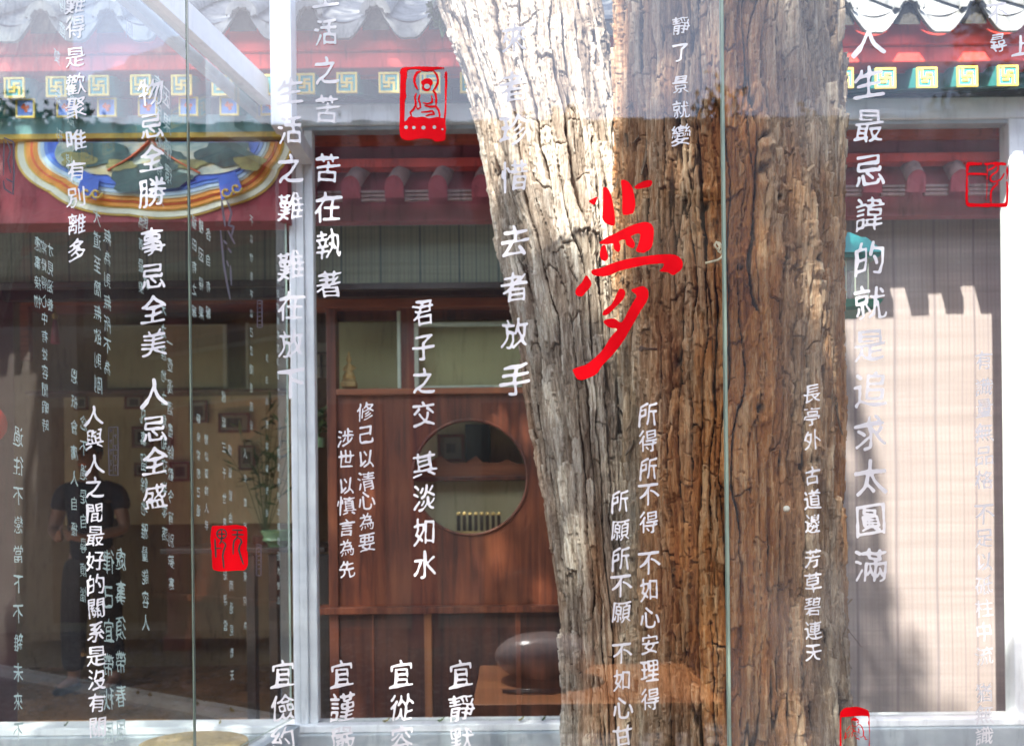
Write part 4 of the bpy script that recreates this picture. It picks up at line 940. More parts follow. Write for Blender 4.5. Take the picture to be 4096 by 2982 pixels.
# fallen leaves on the sill
for i, (a, b_, mt, lab) in enumerate(((1545, 2880, 'dry_leaf', 'curled yellow leaf on the sill below the word column ending in calm'), (1765, 2888, 'leaf', 'tiny green leaf on the white sill left of centre'), (2085, 2882, 'dry_leaf', 'flat yellow-green leaf on the sill near the leaning stem'), (2175, 2890, 'leaf', 'small green leaf on the sill beside the trunk foot'), (265, 2884, 'leaf', 'green leaf fragment on the left part of the sill'), (880, 2888, 'dry_leaf', 'brown curled leaf on the sill left of the steel post'))):
    p = at(a, b_, BY-.02); p.z = zs1+.003; m = MB(); L_, W_ = .028, .009
    an = .3*i; d = Vector((math.cos(an), math.sin(an)*.5, 0)); u = Vector((-d.y, d.x, 0))
    rows = [(-.5, .05, .004), (-.25, .8, .001), (0, 1, .003), (.25, .75, .008), (.5, .05, .015)]
    vs = []
    for t, w_, zz in rows: vs += [p+d*L_*t*1.0-u*W_*w_+Vector((0, 0, zz+.004)), p+d*L_*t+Vector((0, 0, zz)), p+d*L_*t+u*W_*w_+Vector((0, 0, zz+.006))]
    m.add(vs, [f for r_ in range(4) for f in ((r_*3, r_*3+1, r_*3+4, r_*3+3), (r_*3+1, r_*3+2, r_*3+5, r_*3+4))])
    o = m.build('fallen_leaf', M[mt], None, True); tag(o, lab, 'leaf', 'leaves fallen on the sill')

# ------------------------------------------------------------------ bird feeder behind the trunk
BF = 2.12; fp = PXM(BF)
fx = at(3360, 1100, BF).x; fz = lambda py: at(3352, py, BF).z
bf = empty('bird_feeder', (fx, BF, fz(1255)), 'clear bird feeder with teal roof and green tray behind the big trunk', 'bird feeder')
def frust(mb, z0_, h0, z1_, h1, mi=0):
    vs = [(fx+sx*h0, BF+sy*h0*.8, z0_) for sx, sy in ((-1,-1),(1,-1),(1,1),(-1,1))]+[(fx+sx*h1, BF+sy*h1*.8, z1_) for sx, sy in ((-1,-1),(1,-1),(1,1),(-1,1))]
    mb.add(vs, [(0,3,2,1),(4,5,6,7),(0,1,5,4),(1,2,6,5),(2,3,7,6),(3,0,4,7)], mi)
m = MB(); frust(m, fz(1042), 128*fp, fz(970), 76*fp); frust(m, fz(970)+.0005, 66*fp, fz(938), 30*fp); frust(m, fz(1058), 112*fp, fz(1043), 122*fp); m.build('roof', M['feeder_teal'], bf)
m = MB()
for sx in (-1, 1):
    m.box((fx+sx*78*fp-.001, BF-70*fp, fz(1222)), (fx+sx*78*fp+.001, BF+70*fp, fz(1060)))
m.box((fx-77*fp, BF-70*fp, fz(1222)), (fx+77*fp, BF-70*fp+.0015, fz(1060))); m.build('clear_body', M['clear_plastic'], bf)
m = MB()
for sx in (-1, -.1, .35, 1): m.box((fx+sx*78*fp-.0016, BF-72*fp, fz(1222)), (fx+sx*78*fp+.0016, BF-69*fp, fz(1060)))
m.build('body_ribs', M['glass_rim'], bf)
m = MB(); frust(m, fz(1250), 108*fp, fz(1222), 124*fp); frust(m, fz(1258), 90*fp, fz(1250)-.0005, 100*fp); m.build('tray', M['feeder_green'], bf)
m = MB(); n = 10; rs = random.Random(2); vs = []
for i in range(n+1):
    for j in range(n+1): vs.append((fx-74*fp+148*fp*i/n, BF-66*fp+130*fp*j/n, fz(1205)+.012*math.sin(i*.6+.4)*1+rs.uniform(0, .004)))
vs2 = [(a, b_, fz(1222)) for a, b_, c in vs[:: 1]]
m.add(vs, [(i*(n+1)+j, (i+1)*(n+1)+j, (i+1)*(n+1)+j+1, i*(n+1)+j+1) for i in range(n) for j in range(n)])
m.add([(fx-74*fp, BF-66*fp, fz(1221)), (fx+74*fp, BF-66*fp, fz(1221))]+[vs[i*(n+1)] for i in range(n, -1, -1)], [tuple(range(n+3))])
m.build('seed_heap', M['seed'], bf)
m = MB(); m.tube([(fx, BF, fz(940)), (fx-.02, BF+.01, 3.2), (.62, 2.0, 4.0)], .0015, 5); m.build('hanging_wire', M['rust'], bf)

# ------------------------------------------------------------------ glass panes with their vinyl lettering
GY = 1.5                         # front face of the front panes
_gl = {}
NG = 64
def glyph(ch, weight=0.0):
    """brush-like outline of one character: rounded, uneven strokes, rising to the right; unit square, y up"""
    key = (ch, round(weight, 3))
    if key in _gl: return _gl[key]
    cu = bpy.data.curves.new('glyph', 'FONT'); cu.body = ch; cu.size = 1.0; cu.resolution_u = 3
    ob = bpy.data.objects.new('glyph', cu); COL.objects.link(ob)
    dg = bpy.context.evaluated_depsgraph_get(); ev = ob.evaluated_get(dg); me = ev.to_mesh()
    me.calc_loop_triangles()
    vv = np.array([v.co[:2] for v in me.vertices]); tt = np.array([t.vertices[:] for t in me.loop_triangles])
    ev.to_mesh_clear(); bpy.data.objects.remove(ob); bpy.data.curves.remove(cu)
    lo, hi = vv.min(0), vv.max(0); ctr = np.array([0.5, 0.38]); vv = (vv-ctr)
    seed = ord(ch) % 9973; rs = np.random.default_rng(seed)
    # hand: tilt, a little lean, and a slow wobble
    x, y_ = vv[:, 0].copy(), vv[:, 1].copy()
    ph = rs.uniform(0, 6, 6); til = rs.uniform(.07, .15); sq = rs.uniform(.84, .98)
    X = x*sq*(1+.10*y_*rs.uniform(-1, 1))+.028*np.sin(7*y_+ph[0])+.014*np.sin(13*y_+ph[1])
    Y = y_*rs.uniform(.95, 1.06)+til*x+.026*np.sin(8*x+ph[2])+.012*np.sin(15*x+ph[3])
    vv = np.stack([X, Y], 1)
    n = NG*2; g0 = -.62; gs = 1.24/n
    gx = g0+gs*(np.arange(n)+.5); GX, GY_ = np.meshgrid(gx, gx)
    img = np.zeros((n, n))
    for t in tt:
        a, b, c = vv[t[0]], vv[t[1]], vv[t[2]]
        i0 = max(0, int((min(a[0], b[0], c[0])-g0)/gs)-1); i1 = min(n, int((max(a[0], b[0], c[0])-g0)/gs)+2)
        j0 = max(0, int((min(a[1], b[1], c[1])-g0)/gs)-1); j1 = min(n, int((max(a[1], b[1], c[1])-g0)/gs)+2)
        if i0 >= i1 or j0 >= j1: continue
        P, Q = GX[j0:j1, i0:i1], GY_[j0:j1, i0:i1]
        d = (b[0]-a[0])*(c[1]-a[1])-(b[1]-a[1])*(c[0]-a[0])
        if abs(d) < 1e-12: continue
        l1 = ((b[0]-P)*(c[1]-Q)-(b[1]-Q)*(c[0]-P))/d; l2 = ((c[0]-P)*(a[1]-Q)-(c[1]-Q)*(a[0]-P))/d; l3 = 1-l1-l2
        img[j0:j1, i0:i1] = np.maximum(img[j0:j1, i0:i1], ((l1 >= -.02) & (l2 >= -.02) & (l3 >= -.02)).astype(float))
    dens = img.mean()
    k = np.exp(-.5*(np.arange(-6, 7)/1.9)**2); k /= k.sum()
    ky = np.exp(-.5*(np.arange(-8, 9)/2.5)**2); ky /= ky.sum(); f = np.apply_along_axis(lambda r: np.convolve(r, ky, 'same'), 0, img); f = np.apply_along_axis(lambda r: np.convolve(r, k, 'same'), 1, f)
    f = f.reshape(NG, 2, NG, 2).mean((1, 3))
    cg = g0+2*gs*(np.arange(NG)+.5); CXg, CYg = np.meshgrid(cg, cg)
    th = (.28 if dens < .11 else (.32 if dens < .13 else (.37 if dens < .17 else .44)))-weight
    th = th+.16*(2*vnoise(CXg*6+seed, CYg*6, 3)-1)+.05*(2*vnoise(CXg*17+seed, CYg*17, 5)-1)+.06*(CXg-CYg)
    v = f-th
    v[0, :] = v[-1, :] = -1; v[:, 0] = v[:, -1] = -1
    # marching squares, full cells merged into runs
    verts, faces, vid = [], [], {}
    def vert(kx, p):
        i = vid.get(kx)
        if i is None: i = vid[kx] = len(verts); verts.append(p)
        return i
    ins = v > 0
    for j in range(NG-1):
        i = 0
        while i < NG-1:
            c = (ins[j, i], ins[j, i+1], ins[j+1, i+1], ins[j+1, i])
            s_ = sum(c)
            if s_ == 0: i += 1; continue
            if s_ == 4:
                e = i
                while e < NG-1 and ins[j, e] and ins[j, e+1] and ins[j+1, e+1] and ins[j+1, e]: e += 1
                faces.append(tuple(vert(('g', q, p), (cg[p], cg[q])) for q, p in ((j, i), (j, e), (j+1, e), (j+1, i))))
                i = e; continue
            cor = ((j, i), (j, i+1), (j+1, i+1), (j+1, i)); poly = []
            for m_ in range(4):
                a, b = cor[m_], cor[(m_+1) % 4]
                if ins[a]: poly.append(vert(('g',)+a, (cg[a[1]], cg[a[0]])))
                if ins[a] != ins[b]:
                    t = v[a]/(v[a]-v[b]); ky = ('e',)+min(a, b)+max(a, b)
                    poly.append(vert(ky, (cg[a[1]]+t*(cg[b[1]]-cg[a[1]]), cg[a[0]]+t*(cg[b[0]]-cg[a[0]]))))
            if len(poly) >= 3: faces.append(tuple(poly))
            i += 1
    _gl[key] = (verts, faces); return _gl[key]

def put_char(mb, ch, org, ax, up, size, weight=0.0, wx=1.0, rot=0.0):
    vs, fs = glyph(ch, weight); c, s = math.cos(rot), math.sin(rot)
    mb.add([org+ax*((x*c-y*s)*size*wx)+up*((x*s+y*c)*size) for x, y in vs], fs)

def pane_box(name, corners, nrm, th, mats, parent):
    """corners: 4 points, front face; nrm: direction from front face into the glass"""
    m = MB(); f = [Vector(c) for c in corners]; b = [c+nrm*th for c in f]
    m.add(f+b, [(0, 1, 2, 3)], 0); k = len(m.v)-8
    m.f += [(7, 6, 5, 4)]; m.m += [1]
    m.f += [(0, 4, 5, 1), (1, 5, 6, 2), (2, 6, 7, 3), (3, 7, 4, 0)]; m.m += [2]*4
    return m.build(name, mats, parent)
mt = bpy.data.materials.new('pane_back_face'); mt.use_nodes = True; nt = mt.node_tree; nt.nodes.remove(nt.nodes['Principled BSDF'])
tb_ = nt.nodes.new('ShaderNodeBsdfTransparent'); tb_.inputs[0].default_value = (.985, .995, .988, 1); nt.links.new(tb_.outputs[0], nt.nodes['Material Output'].inputs[0])
M['pane_back'] = mt

zg0, zg1 = .30, 2.75
def seam_x(px): return at(px, 1491, GY).x
edges = [(seam_x(-560), seam_x(757), 'front_glass_tinted', 'left front glass pane with white calligraphy, greenish tint, left of the thin joint'),
         (seam_x(762), seam_x(2897), 'front_glass', 'wide middle front glass pane carrying the big red character'),
         (seam_x(2910), seam_x(4560), 'front_glass_dusty', 'dusty right front glass pane with the tallest white word column')]
panes = []
for xa_, xb_, mt_, lab in edges:
    r = empty('glass_pane', ((xa_+xb_)/2, GY, zg0), lab, 'glass pane', 'glass panes of the case')
    pane_box('pane', [(xa_, GY, zg0), (xb_, GY, zg0), (xb_, GY, zg1), (xa_, GY, zg1)], Vector((0, 1, 0)), .008, [M[mt_], M['pane_back'], M['seam']], r)
    panes.append(r)
m = MB(); m.box((edges[1][1]+.0005, GY-.0015, zg0), (edges[2][0]-.0005, GY+.011, zg1), 0, .001); tag(m.build('joint_strip', M['seam']), 'pale green vertical joint strip running down the big trunk', 'strip')
m = MB(); m.box((edges[0][1]+.0004, GY+.001, zg0), (edges[1][0]-.0004, GY+.0095, zg1)); tag(m.build('joint_strip', M['seam']), 'hair-thin green joint strip at the left of the case', 'strip')

AXF, UPF = Vector((1, 0, 0)), Vector((0, 0, 1)); LY = GY-.0012; lp_ = PXM(LY)
def column(parent, items, size, label=None, mat='letter', weight=0.0):
    """items: (char, px, py) at their places on the front glass"""
    m = MB(); rs = random.Random(len(items)*31+int(items[0][1]))
    for ch, px, py in items:
        p = at(px, py, LY); put_char(m, ch, p, AXF, UPF, size*lp_*rs.uniform(.95, 1.05), weight, 1.0, rs.uniform(-.03, .03)-ROLL*0)
    o = m.build('calligraphy_column', M[mat], parent)
    if label: tag(o, label)
    return o
def evenly(s, x0_, y0_, x1_, y1_):
    n = len(s); return [(c, x0_+(x1_-x0_)*i/(n-1), y0_+(y1_-y0_)*i/(n-1)) for i, c in enumerate(s) if c != ' ']
def L_(s, ys, xs):
    s = s.replace(' ', ''); xs = xs if isinstance(xs, (list, tuple)) else (xs, xs); n = len(s)
    return [(c, xs[0]+(xs[1]-xs[0])*i/max(1, n-1), y) for i, (c, y) in enumerate(zip(s, ys))]
PL, PM, PR = panes
column(PL, L_('難得是歡聚唯有別離多', [14, 108, 228, 338, 429, 560, 682, 787, 895, 1000], (300, 308)), 92)
column(PL, L_('物忌全勝事忌全美人忌全盛', [368, 502, 632, 768, 968, 1102, 1237, 1372, 1571, 1712, 1842, 1985], (604, 620)), 118)
column(PL, L_('人與人之間最好的關系是沒有關', [1661, 1755, 1857, 1947, 2050, 2142, 2241, 2336, 2430, 2525, 2621, 2717, 2809, 2905], (375, 390)), 88)
column(PM, L_('生活之難難在放下', [364, 518, 673, 827, 1062, 1222, 1373, 1531], (1160, 1166)), 124)
column(PM, L_('生活之苦苦在執著', [-24, 127, 281, 438, 673, 827, 975, 1138], (1302, 1316)), 122)
column(PM, L_('來者珍惜去者放手', [154, 346, 518, 704, 966, 1147, 1333, 1517], (2055, 2062)), 134)
column(PM, L_('君子之交其淡如水', [1250, 1386, 1522, 1654, 1858, 1990, 2124, 2257], (1693, 1699)), 108)
column(PM, L_('修己以清心為要', [1645, 1735, 1833, 1923, 2000, 2084, 2167], (1461, 1468)), 78)
column(PM, L_('涉世以慎言為先', [1750, 1836, 1941, 2022, 2109, 2189, 2275], (1382, 1389)), 76)
for s_, x_ in (('宜儉約', 1133), ('宜謹嚴', 1369), ('宜從容', 1607), ('宜靜默', 1845)): column(PM, L_(s_, [2692, 2828, 2956], x_), 116)
column(PM, L_('靜了景就變', [102, 207, 336, 438, 540], 2723), 82)
column(PM, L_('所得所不得不如心安理得', [1655, 1762, 1872, 1973, 2087, 2247, 2355, 2467, 2575, 2680, 2794], (2591, 2601)), 92)
column(PM, L_('所願所不願不如心甘', [2003, 2118, 2232, 2339, 2445, 2608, 2717, 2828, 2940], (2479, 2492)), 90)
column(PR, L_('長亭外古道邊芳草碧連天', [1571, 1664, 1759, 1901, 1996, 2093, 2232, 2328, 2423, 2519, 2608], (3248, 3253)), 78)
column(PR, L_('人生最忌諱的就是追求太圓滿', [154, 330, 503, 679, 855, 1034, 1210, 1380, 1555, 1731, 1907, 2078, 2260], (3474, 3484)), 146)
column(PR, L_('有識量無品格不足以砥柱中流猶無識', [1441, 1546, 1630, 1728, 1821, 1917, 2053, 2149, 2244, 2340, 2430, 2525, 2621, 2768, 2855, 2940], (3936, 3937)), 82)
column(PR, L_('不尋', [52, 172], (3988, 3992)), 88)
column(PR, L_('上', [185], 4086), 84)

# red seals and the big red character: traced vinyl pieces
def ribbon(mb, pts, ws, pt):
    """brush stroke: centre line with a width at every point (photo pixels)"""
    P = [Vector((a, b, 0)) for a, b in pts]; n = len(P)
    if not hasattr(ws, '__len__'): ws = [ws]*n
    l, r = [], []
    for i in range(n):
        d = (P[min(i+1, n-1)]-P[max(i-1, 0)]); d = d.normalized() if d.length > 1e-9 else Vector((1, 0, 0)); q = Vector((-d.y, d.x, 0))
        l.append(P[i]+q*ws[i]/2); r.append(P[i]-q*ws[i]/2)
    vs = [pt(p.x, p.y) for p in l]+[pt(p.x, p.y) for p in r]
    mb.add(vs, [(i, i+1, n+i+1, n+i) for i in range(n-1)])
_lay = [0]
def poly_fn(ox, oy, sc, lay=0.0):
    return lambda x, y: at(ox+x/sc, oy+y/sc, LY-lay)
def poly(mb, pts, pt, jag=0.0, seed=1):
    P = [Vector((a, b, 0)) for a, b in pts]; out = []; rs = random.Random(seed); n = len(P)
    for i in range(n):                       # Catmull-Rom smoothing of the traced outline
        p0, p1, p2, p3 = P[i-1], P[i], P[(i+1) % n], P[(i+2) % n]
        for k in range(4):
            t = k/4; q = .5*((2*p1)+(p2-p0)*t+(2*p0-5*p1+4*p2-p3)*t*t+(3*p1-p0-3*p2+p3)*t**3)
            out.append((q.x+rs.uniform(-jag, jag), q.y+rs.uniform(-jag, jag)))
    bm = bmesh.new(); vv = [bm.verts.new(pt(a, b)) for a, b in out]
    es = [bm.edges.new((vv[i], vv[(i+1) % len(vv)])) for i in range(len(vv))]
    bmesh.ops.triangle_fill(bm, use_beauty=True, use_dissolve=False, edges=es); bm.verts.index_update()
    mb.add([v.co for v in bm.verts], [[v.index for v in f.verts] for f in bm.faces]); bm.free()
pt = poly_fn(2250, 700, 1.9654); m = MB()
for i, p in enumerate(([(208,203),(240,185),(274,172),(262,215),(247,234),(225,224)],
    [(318,108),(335,96),(360,112),(385,165),(402,250),(413,340),(410,388),(392,398),(345,382),(318,352),(313,318),(318,220)],
    [(460,48),(480,37),(515,52),(548,96),(566,170),(572,240),(556,296),(536,306),(485,314),(470,290),(470,180),(464,90)],
    [(565,98),(590,72),(650,44),(695,42),(706,60),(690,90),(650,100),(590,110)],
    [(290,535),(330,500),(420,455),(520,405),(620,372),(672,372),(706,396),(718,440),(712,520),(695,575),(660,600),(630,612),(578,596),(596,545),(612,470),(580,462),(540,482),(548,500),(568,535),(560,572),(530,568),(500,545),(490,508),(445,520),(456,560),(450,596),(430,604),(405,578),(396,540),(340,545)],
    [(310,556),(335,552),(350,600),(358,655),(330,676),(300,655),(294,610)],
    [(226,765),(240,742),(300,730),(400,690),(520,658),(640,638),(760,625),(850,622),(900,634),(935,662),(946,700),(936,740),(900,770),(866,786),(825,764),(764,756),(785,730),(795,696),(740,698),(640,708),(540,730),(450,752),(380,784),(320,797),(250,788)],
    [(184,790),(210,812),(228,850),(215,885),(180,925),(155,952),(115,948),(101,920),(112,885),(150,845)],
    [(440,905),(462,892),(485,902),(494,935),(470,985),(420,1035),(380,1075),(350,1098),(316,1100),(325,1065),(380,1020),(410,970)],
    [(540,905),(580,885),(630,873),(660,888),(676,920),(668,980),(620,1060),(550,1180),(480,1300),(400,1405),(310,1500),(270,1560),(200,1596),(136,1610),(104,1585),(86,1545),(80,1528),(130,1505),(185,1488),(260,1430),(320,1365),(380,1270),(430,1212),(380,1200),(340,1178),(322,1150),(350,1132),(410,1128),(465,1155),(520,1060),(560,990),(582,945)])):
    poly(m, p, pt, .8, i)
tag(m.build('red_character', M['red_vinyl'], PM), 'large red brush character for dream across both stems')

# seated figure seal
pt = poly_fn(1580, 250, 5.0042); m = MB()
def strokes(mb, lst, pt):
    for k_, (pts, w) in enumerate(lst):
        q = [pts[0]]
        for a, b in zip(pts, pts[1:]):
            for t in (1/3, 2/3, 1): q.append((a[0]+(b[0]-a[0])*t, a[1]+(b[1]-a[1])*t))
        n = len(q); ws = [w*(1-.45*(abs(2*i/(n-1)-1)**4)) for i in range(n)]
        ribbon(mb, q, ws, pt)
for i, p in enumerate(([(105,170),(130,120),(210,95),(400,88),(540,80),(700,90),(860,88),(950,98),(985,105),(965,125),(880,132),(790,140),(776,160),(680,172),(600,172),(525,155),(500,138),(360,130),(270,140),(243,170),(238,260),(212,440),(222,460),(212,560),(225,690),(200,760),(195,900),(188,1100),(190,1180),(235,1150),(260,1110),(320,1075),(420,1100),(560,1085),(660,1115),(740,1112),(860,1090),(930,1110),(985,1112),(1012,1120),(1010,1240),(1025,1330),(1008,1440),(1015,1500),(985,1560),(900,1582),(800,1582),(760,1545),(700,1528),(560,1520),(420,1535),(290,1562),(160,1535),(105,1470),(88,1330),(95,1100),(95,760),(105,440),(108,280)],
    [(1000,195),(1020,182),(1042,205),(1046,400),(1038,560),(1032,740),(1028,920),(1010,1120),(978,1112),(990,960),(1000,800),(995,560),(1000,400),(990,260)],
    [(525,380),(570,345),(640,316),(710,330),(752,375),(750,440),(725,465),(712,530),(680,572),(610,575),(555,545),(535,495),(552,465),(525,420)])): poly(m, p, pt, 0, i)
strokes(m, [([(520,170),(440,205),(395,280),(385,380),(415,470),(455,540)], 48), ([(770,170),(830,240),(860,340),(855,420),(810,510),(760,565)], 46), ([(750,560),(810,620),(825,720),(820,860)], 44), ([(425,615),(400,690),(410,770),(415,860),(370,940),(310,1000),(330,1080)], 42),
            ([(500,645),(470,740),(500,820),(510,900),(455,935),(420,880)], 34), ([(730,660),(745,740),(740,800),(640,830),(560,805)], 34), ([(590,860),(680,885),(820,880),(875,960),(895,1050),(890,1110)], 42), ([(520,995),(640,990),(745,970),(790,1035),(690,1045),(610,1075)], 40)], pt)
o = m.build('seal_stamp', M['red_vinyl'], PM); tag(o, 'red seal stamp of a seated haloed figure in a frame')
# light spots of that seal (holes in the red: face and beads)
m = MB(); pt2 = poly_fn(1580, 250, 5.0042, .0006)
for cx_, cy_, rx_, ry_ in ((640,480,58,50), (220,1298,36,38), (377,1304,36,32), (570,1306,42,38), (787,1296,36,36), (950,1338,22,20)):
    poly(m, [(cx_+rx_*math.cos(t), cy_+ry_*math.sin(t)) for t in [i*math.pi/4 for i in range(8)]], pt2)
M['seal_light'] = paint('pale_seal_gap', (0.40, 0.40, 0.36, 1), .5, .1, (9, 9, 9), 0)
m.build('seal_gap', M['seal_light'], o)
# outlined square seal
pt = poly_fn(3840, 630, 7.5045); m = MB()
for i, p in enumerate(([(190,190),(240,145),(330,135),(480,145),(640,155),(665,180),(650,212),(500,232),(330,240),(275,270),(262,380),(240,455),(400,455),(560,455),(700,462),(800,485),(800,535),(690,525),(540,522),(400,525),(245,535),(238,700),(230,900),(240,1000),(235,1200),(260,1350),(400,1370),(640,1385),(780,1365),(920,1378),(1120,1375),(1310,1365),(1370,1310),(1385,1100),(1390,900),(1385,740),(1410,705),(1438,760),(1440,840),(1462,940),(1455,1200),(1440,1360),(1400,1475),(1250,1490),(930,1475),(850,1498),(600,1480),(300,1482),(215,1450),(175,1380),(165,1140),(172,900),(180,700),(185,500),(175,330)],
    [(720,190),(745,165),(900,150),(1100,132),(1180,150),(1250,140),(1380,170),(1365,238),(1240,230),(1150,240),(1040,230),(960,210),(830,235),(780,240)],
    [(1395,310),(1415,255),(1440,330),(1450,440),(1430,560),(1420,650),(1395,640),(1400,520),(1385,420)])): poly(m, p, pt, 0, i)
strokes(m, [([(815,235),(820,400),(815,560),(812,680)], 32), ([(810,720),(808,880),(805,1050),(790,1270)], 22), ([(1090,235),(980,320),(850,388)], 62), ([(1130,235),(1150,320),(1100,430),(960,520),(910,600),(920,690),(1000,735),(1110,705)], 55), ([(1110,705),(1220,660),(1290,560),(1330,465)], 48), ([(1115,705),(1120,800),(1000,900),(935,1010),(920,1200),(935,1380)], 55)], pt)
tag(m.build('seal_stamp', M['red_vinyl'], PR), 'red outlined square seal stamp near the right edge')
# solid seal with two dark engraved characters
pt = poly_fn(830, 2080, 7.5055); m = MB()
poly(m, [(125,205),(185,165),(400,158),(620,150),(860,130),(980,155),(1100,170),(1165,205),(1190,300),(1195,560),(1180,880),(1205,960),(1215,1250),(1195,1380),(1110,1490),(960,1500),(700,1515),(380,1525),(220,1495),(150,1420),(135,1150),(125,900),(100,860),(105,740),(85,560),(95,430)], pt, 1.0)
o = m.build('seal_stamp', M['red_vinyl'], PM); tag(o, 'solid red seal stamp with two dark engraved characters')
m = MB(); pt = poly_fn(830, 2080, 7.5055, .0006)
strokes(m, [([(735,285),(900,290),(1075,290)], 40), ([(725,430),(900,425),(1085,425)], 44), ([(895,290),(895,430),(880,520),(800,600),(775,720),(770,850),(770,1020)], 48), ([(900,500),(1000,570),(1025,650),(960,760),(940,880),(980,1020),(1030,1180),(1080,1320)], 56),
            ([(425,290),(430,420),(425,560),(400,650),(350,710)], 50), ([(300,405),(425,408),(550,405)], 40), ([(440,620),(530,700),(540,760),(480,920),(455,1060),(475,1250),(490,1440)], 54), ([(225,550),(230,720),(240,860),(245,1000),(250,1120)], 56), ([(240,835),(420,835)], 34)]
           +[([(425+145*math.cos(t), 405+140*math.sin(t)) for t in [i*2*math.pi/16 for i in range(17)]], 48)], pt)
M['seal_dark'] = paint('dark_seal_gap', (0.045, 0.028, 0.022, 1), .6, .1, (9, 9, 9), 0); m.build('engraved_characters', M['seal_dark'], o)
# arched seal with a seated monk
pt = poly_fn(3330, 2800, 9.072); m = MB()
poly(m, [(268,600),(285,440),(340,350),(470,255),(620,240),(850,220),(960,230),(1060,260),(1200,310),(1290,355),(1325,440),(1348,520),(1340,640),(1352,800),(1345,950),(1355,1100),(1340,1300),(1345,1500),(1345,1750),(1310,1760),(1330,1420),(1325,1000),(1290,800),(1315,700),(1300,600),(1270,562),(1050,550),(840,562),(600,580),(400,600),(330,620),(318,900),(325,1400),(320,1760),(265,1760),(262,1400),(265,1000)], pt)
poly(m, [(685,680),(720,640),(800,605),(850,605),(885,645),(940,680),(950,730),(945,800),(905,805),(880,780),(920,750),(905,720),(830,742),(740,715),(700,750),(715,790),(690,770)], pt)
poly(m, [(735,1010),(790,1070),(850,1110),(820,1130),(750,1120),(735,1090),(755,1060),(720,1030)], pt)
strokes(m, [(a_, b_*1.7) for a_, b_ in [([(710,800),(720,880),(780,935),(850,945),(920,880),(945,800)], 13), ([(930,865),(1010,880),(1080,980),(1125,1120),(1120,1270),(1180,1330),(1185,1400),(1270,1400)], 22), ([(640,910),(570,1000),(510,1085)], 16), ([(700,890),(730,960)], 14), ([(650,995),(720,1040),(760,1000)], 12), ([(850,1120),(950,1150),(1000,1200)], 12), ([(920,1040),(950,1015),(960,1080),(950,1150)], 22),
            ([(740,1120),(700,1180),(720,1240),(690,1330)], 18), ([(640,1200),(620,1280),(575,1350)], 12), ([(640,1110),(560,1160),(535,1200)], 8), ([(775,1235),(850,1310)], 14), ([(870,1210),(945,1290)], 10), ([(990,1305),(1050,1330),(1110,1280)], 16), ([(480,1140),(455,1290),(480,1350),(400,1400)], 22), ([(510,1240),(490,1350)], 16), ([(850,1375),(920,1365),(980,1420)], 20)]], pt)
tag(m.build('seal_stamp', M['red_vinyl'], PR), 'red arched seal stamp with a seated monk at the bottom')

# side pane: lettering faces outward, so it is read from behind here
sp_root = empty('glass_pane', side_pt(.65, .45), 'slanting left side glass pane whose small lettering reads backwards', 'glass pane', 'glass panes of the case')
nin = Vector((-dirs.y, dirs.x, 0)); 
if nin.dot(Vector((1, 0, 0))) < 0: nin = -nin
T0, T1 = .045, 1.44
pane_box('pane', [side_pt(T1, .45), side_pt(T0, .45), side_pt(T0, zt0+.01), side_pt(T1, zt0+.01)], -nin, .008, [M['side_glass'], M['pane_back'], M['seam']], sp_root)
def on_side(px, py):
    """where the view through that pixel meets the side pane"""
    d = at(px, py, 1.0)-EYE; n = nin; s_ = (A-EYE).dot(n)/d.dot(n); return EYE+d*s_
SM = MB()
def mcol(s, x, y0_, y1_, size, x1=None, mat='letter_back', weight=-0.09):
    m = MB(); x1 = x if x1 is None else x1; n = len(s); rs = random.Random(int(x*7+y0_))
    for i, ch in enumerate(s):
        if ch == ' ': continue
        t = i/max(1, n-1); p = on_side(x+(x1-x)*t, y0_+(y1_-y0_)*t); sz = size*.92*(p.y)/F_PX
        put_char(m, ch, p-nin*.0095, dirs, Vector((0, 0, 1)), sz*rs.uniform(.94, 1.06), weight, .64, rs.uniform(-.04, .04))
    return m.build('calligraphy_column', M[mat], sp_root)
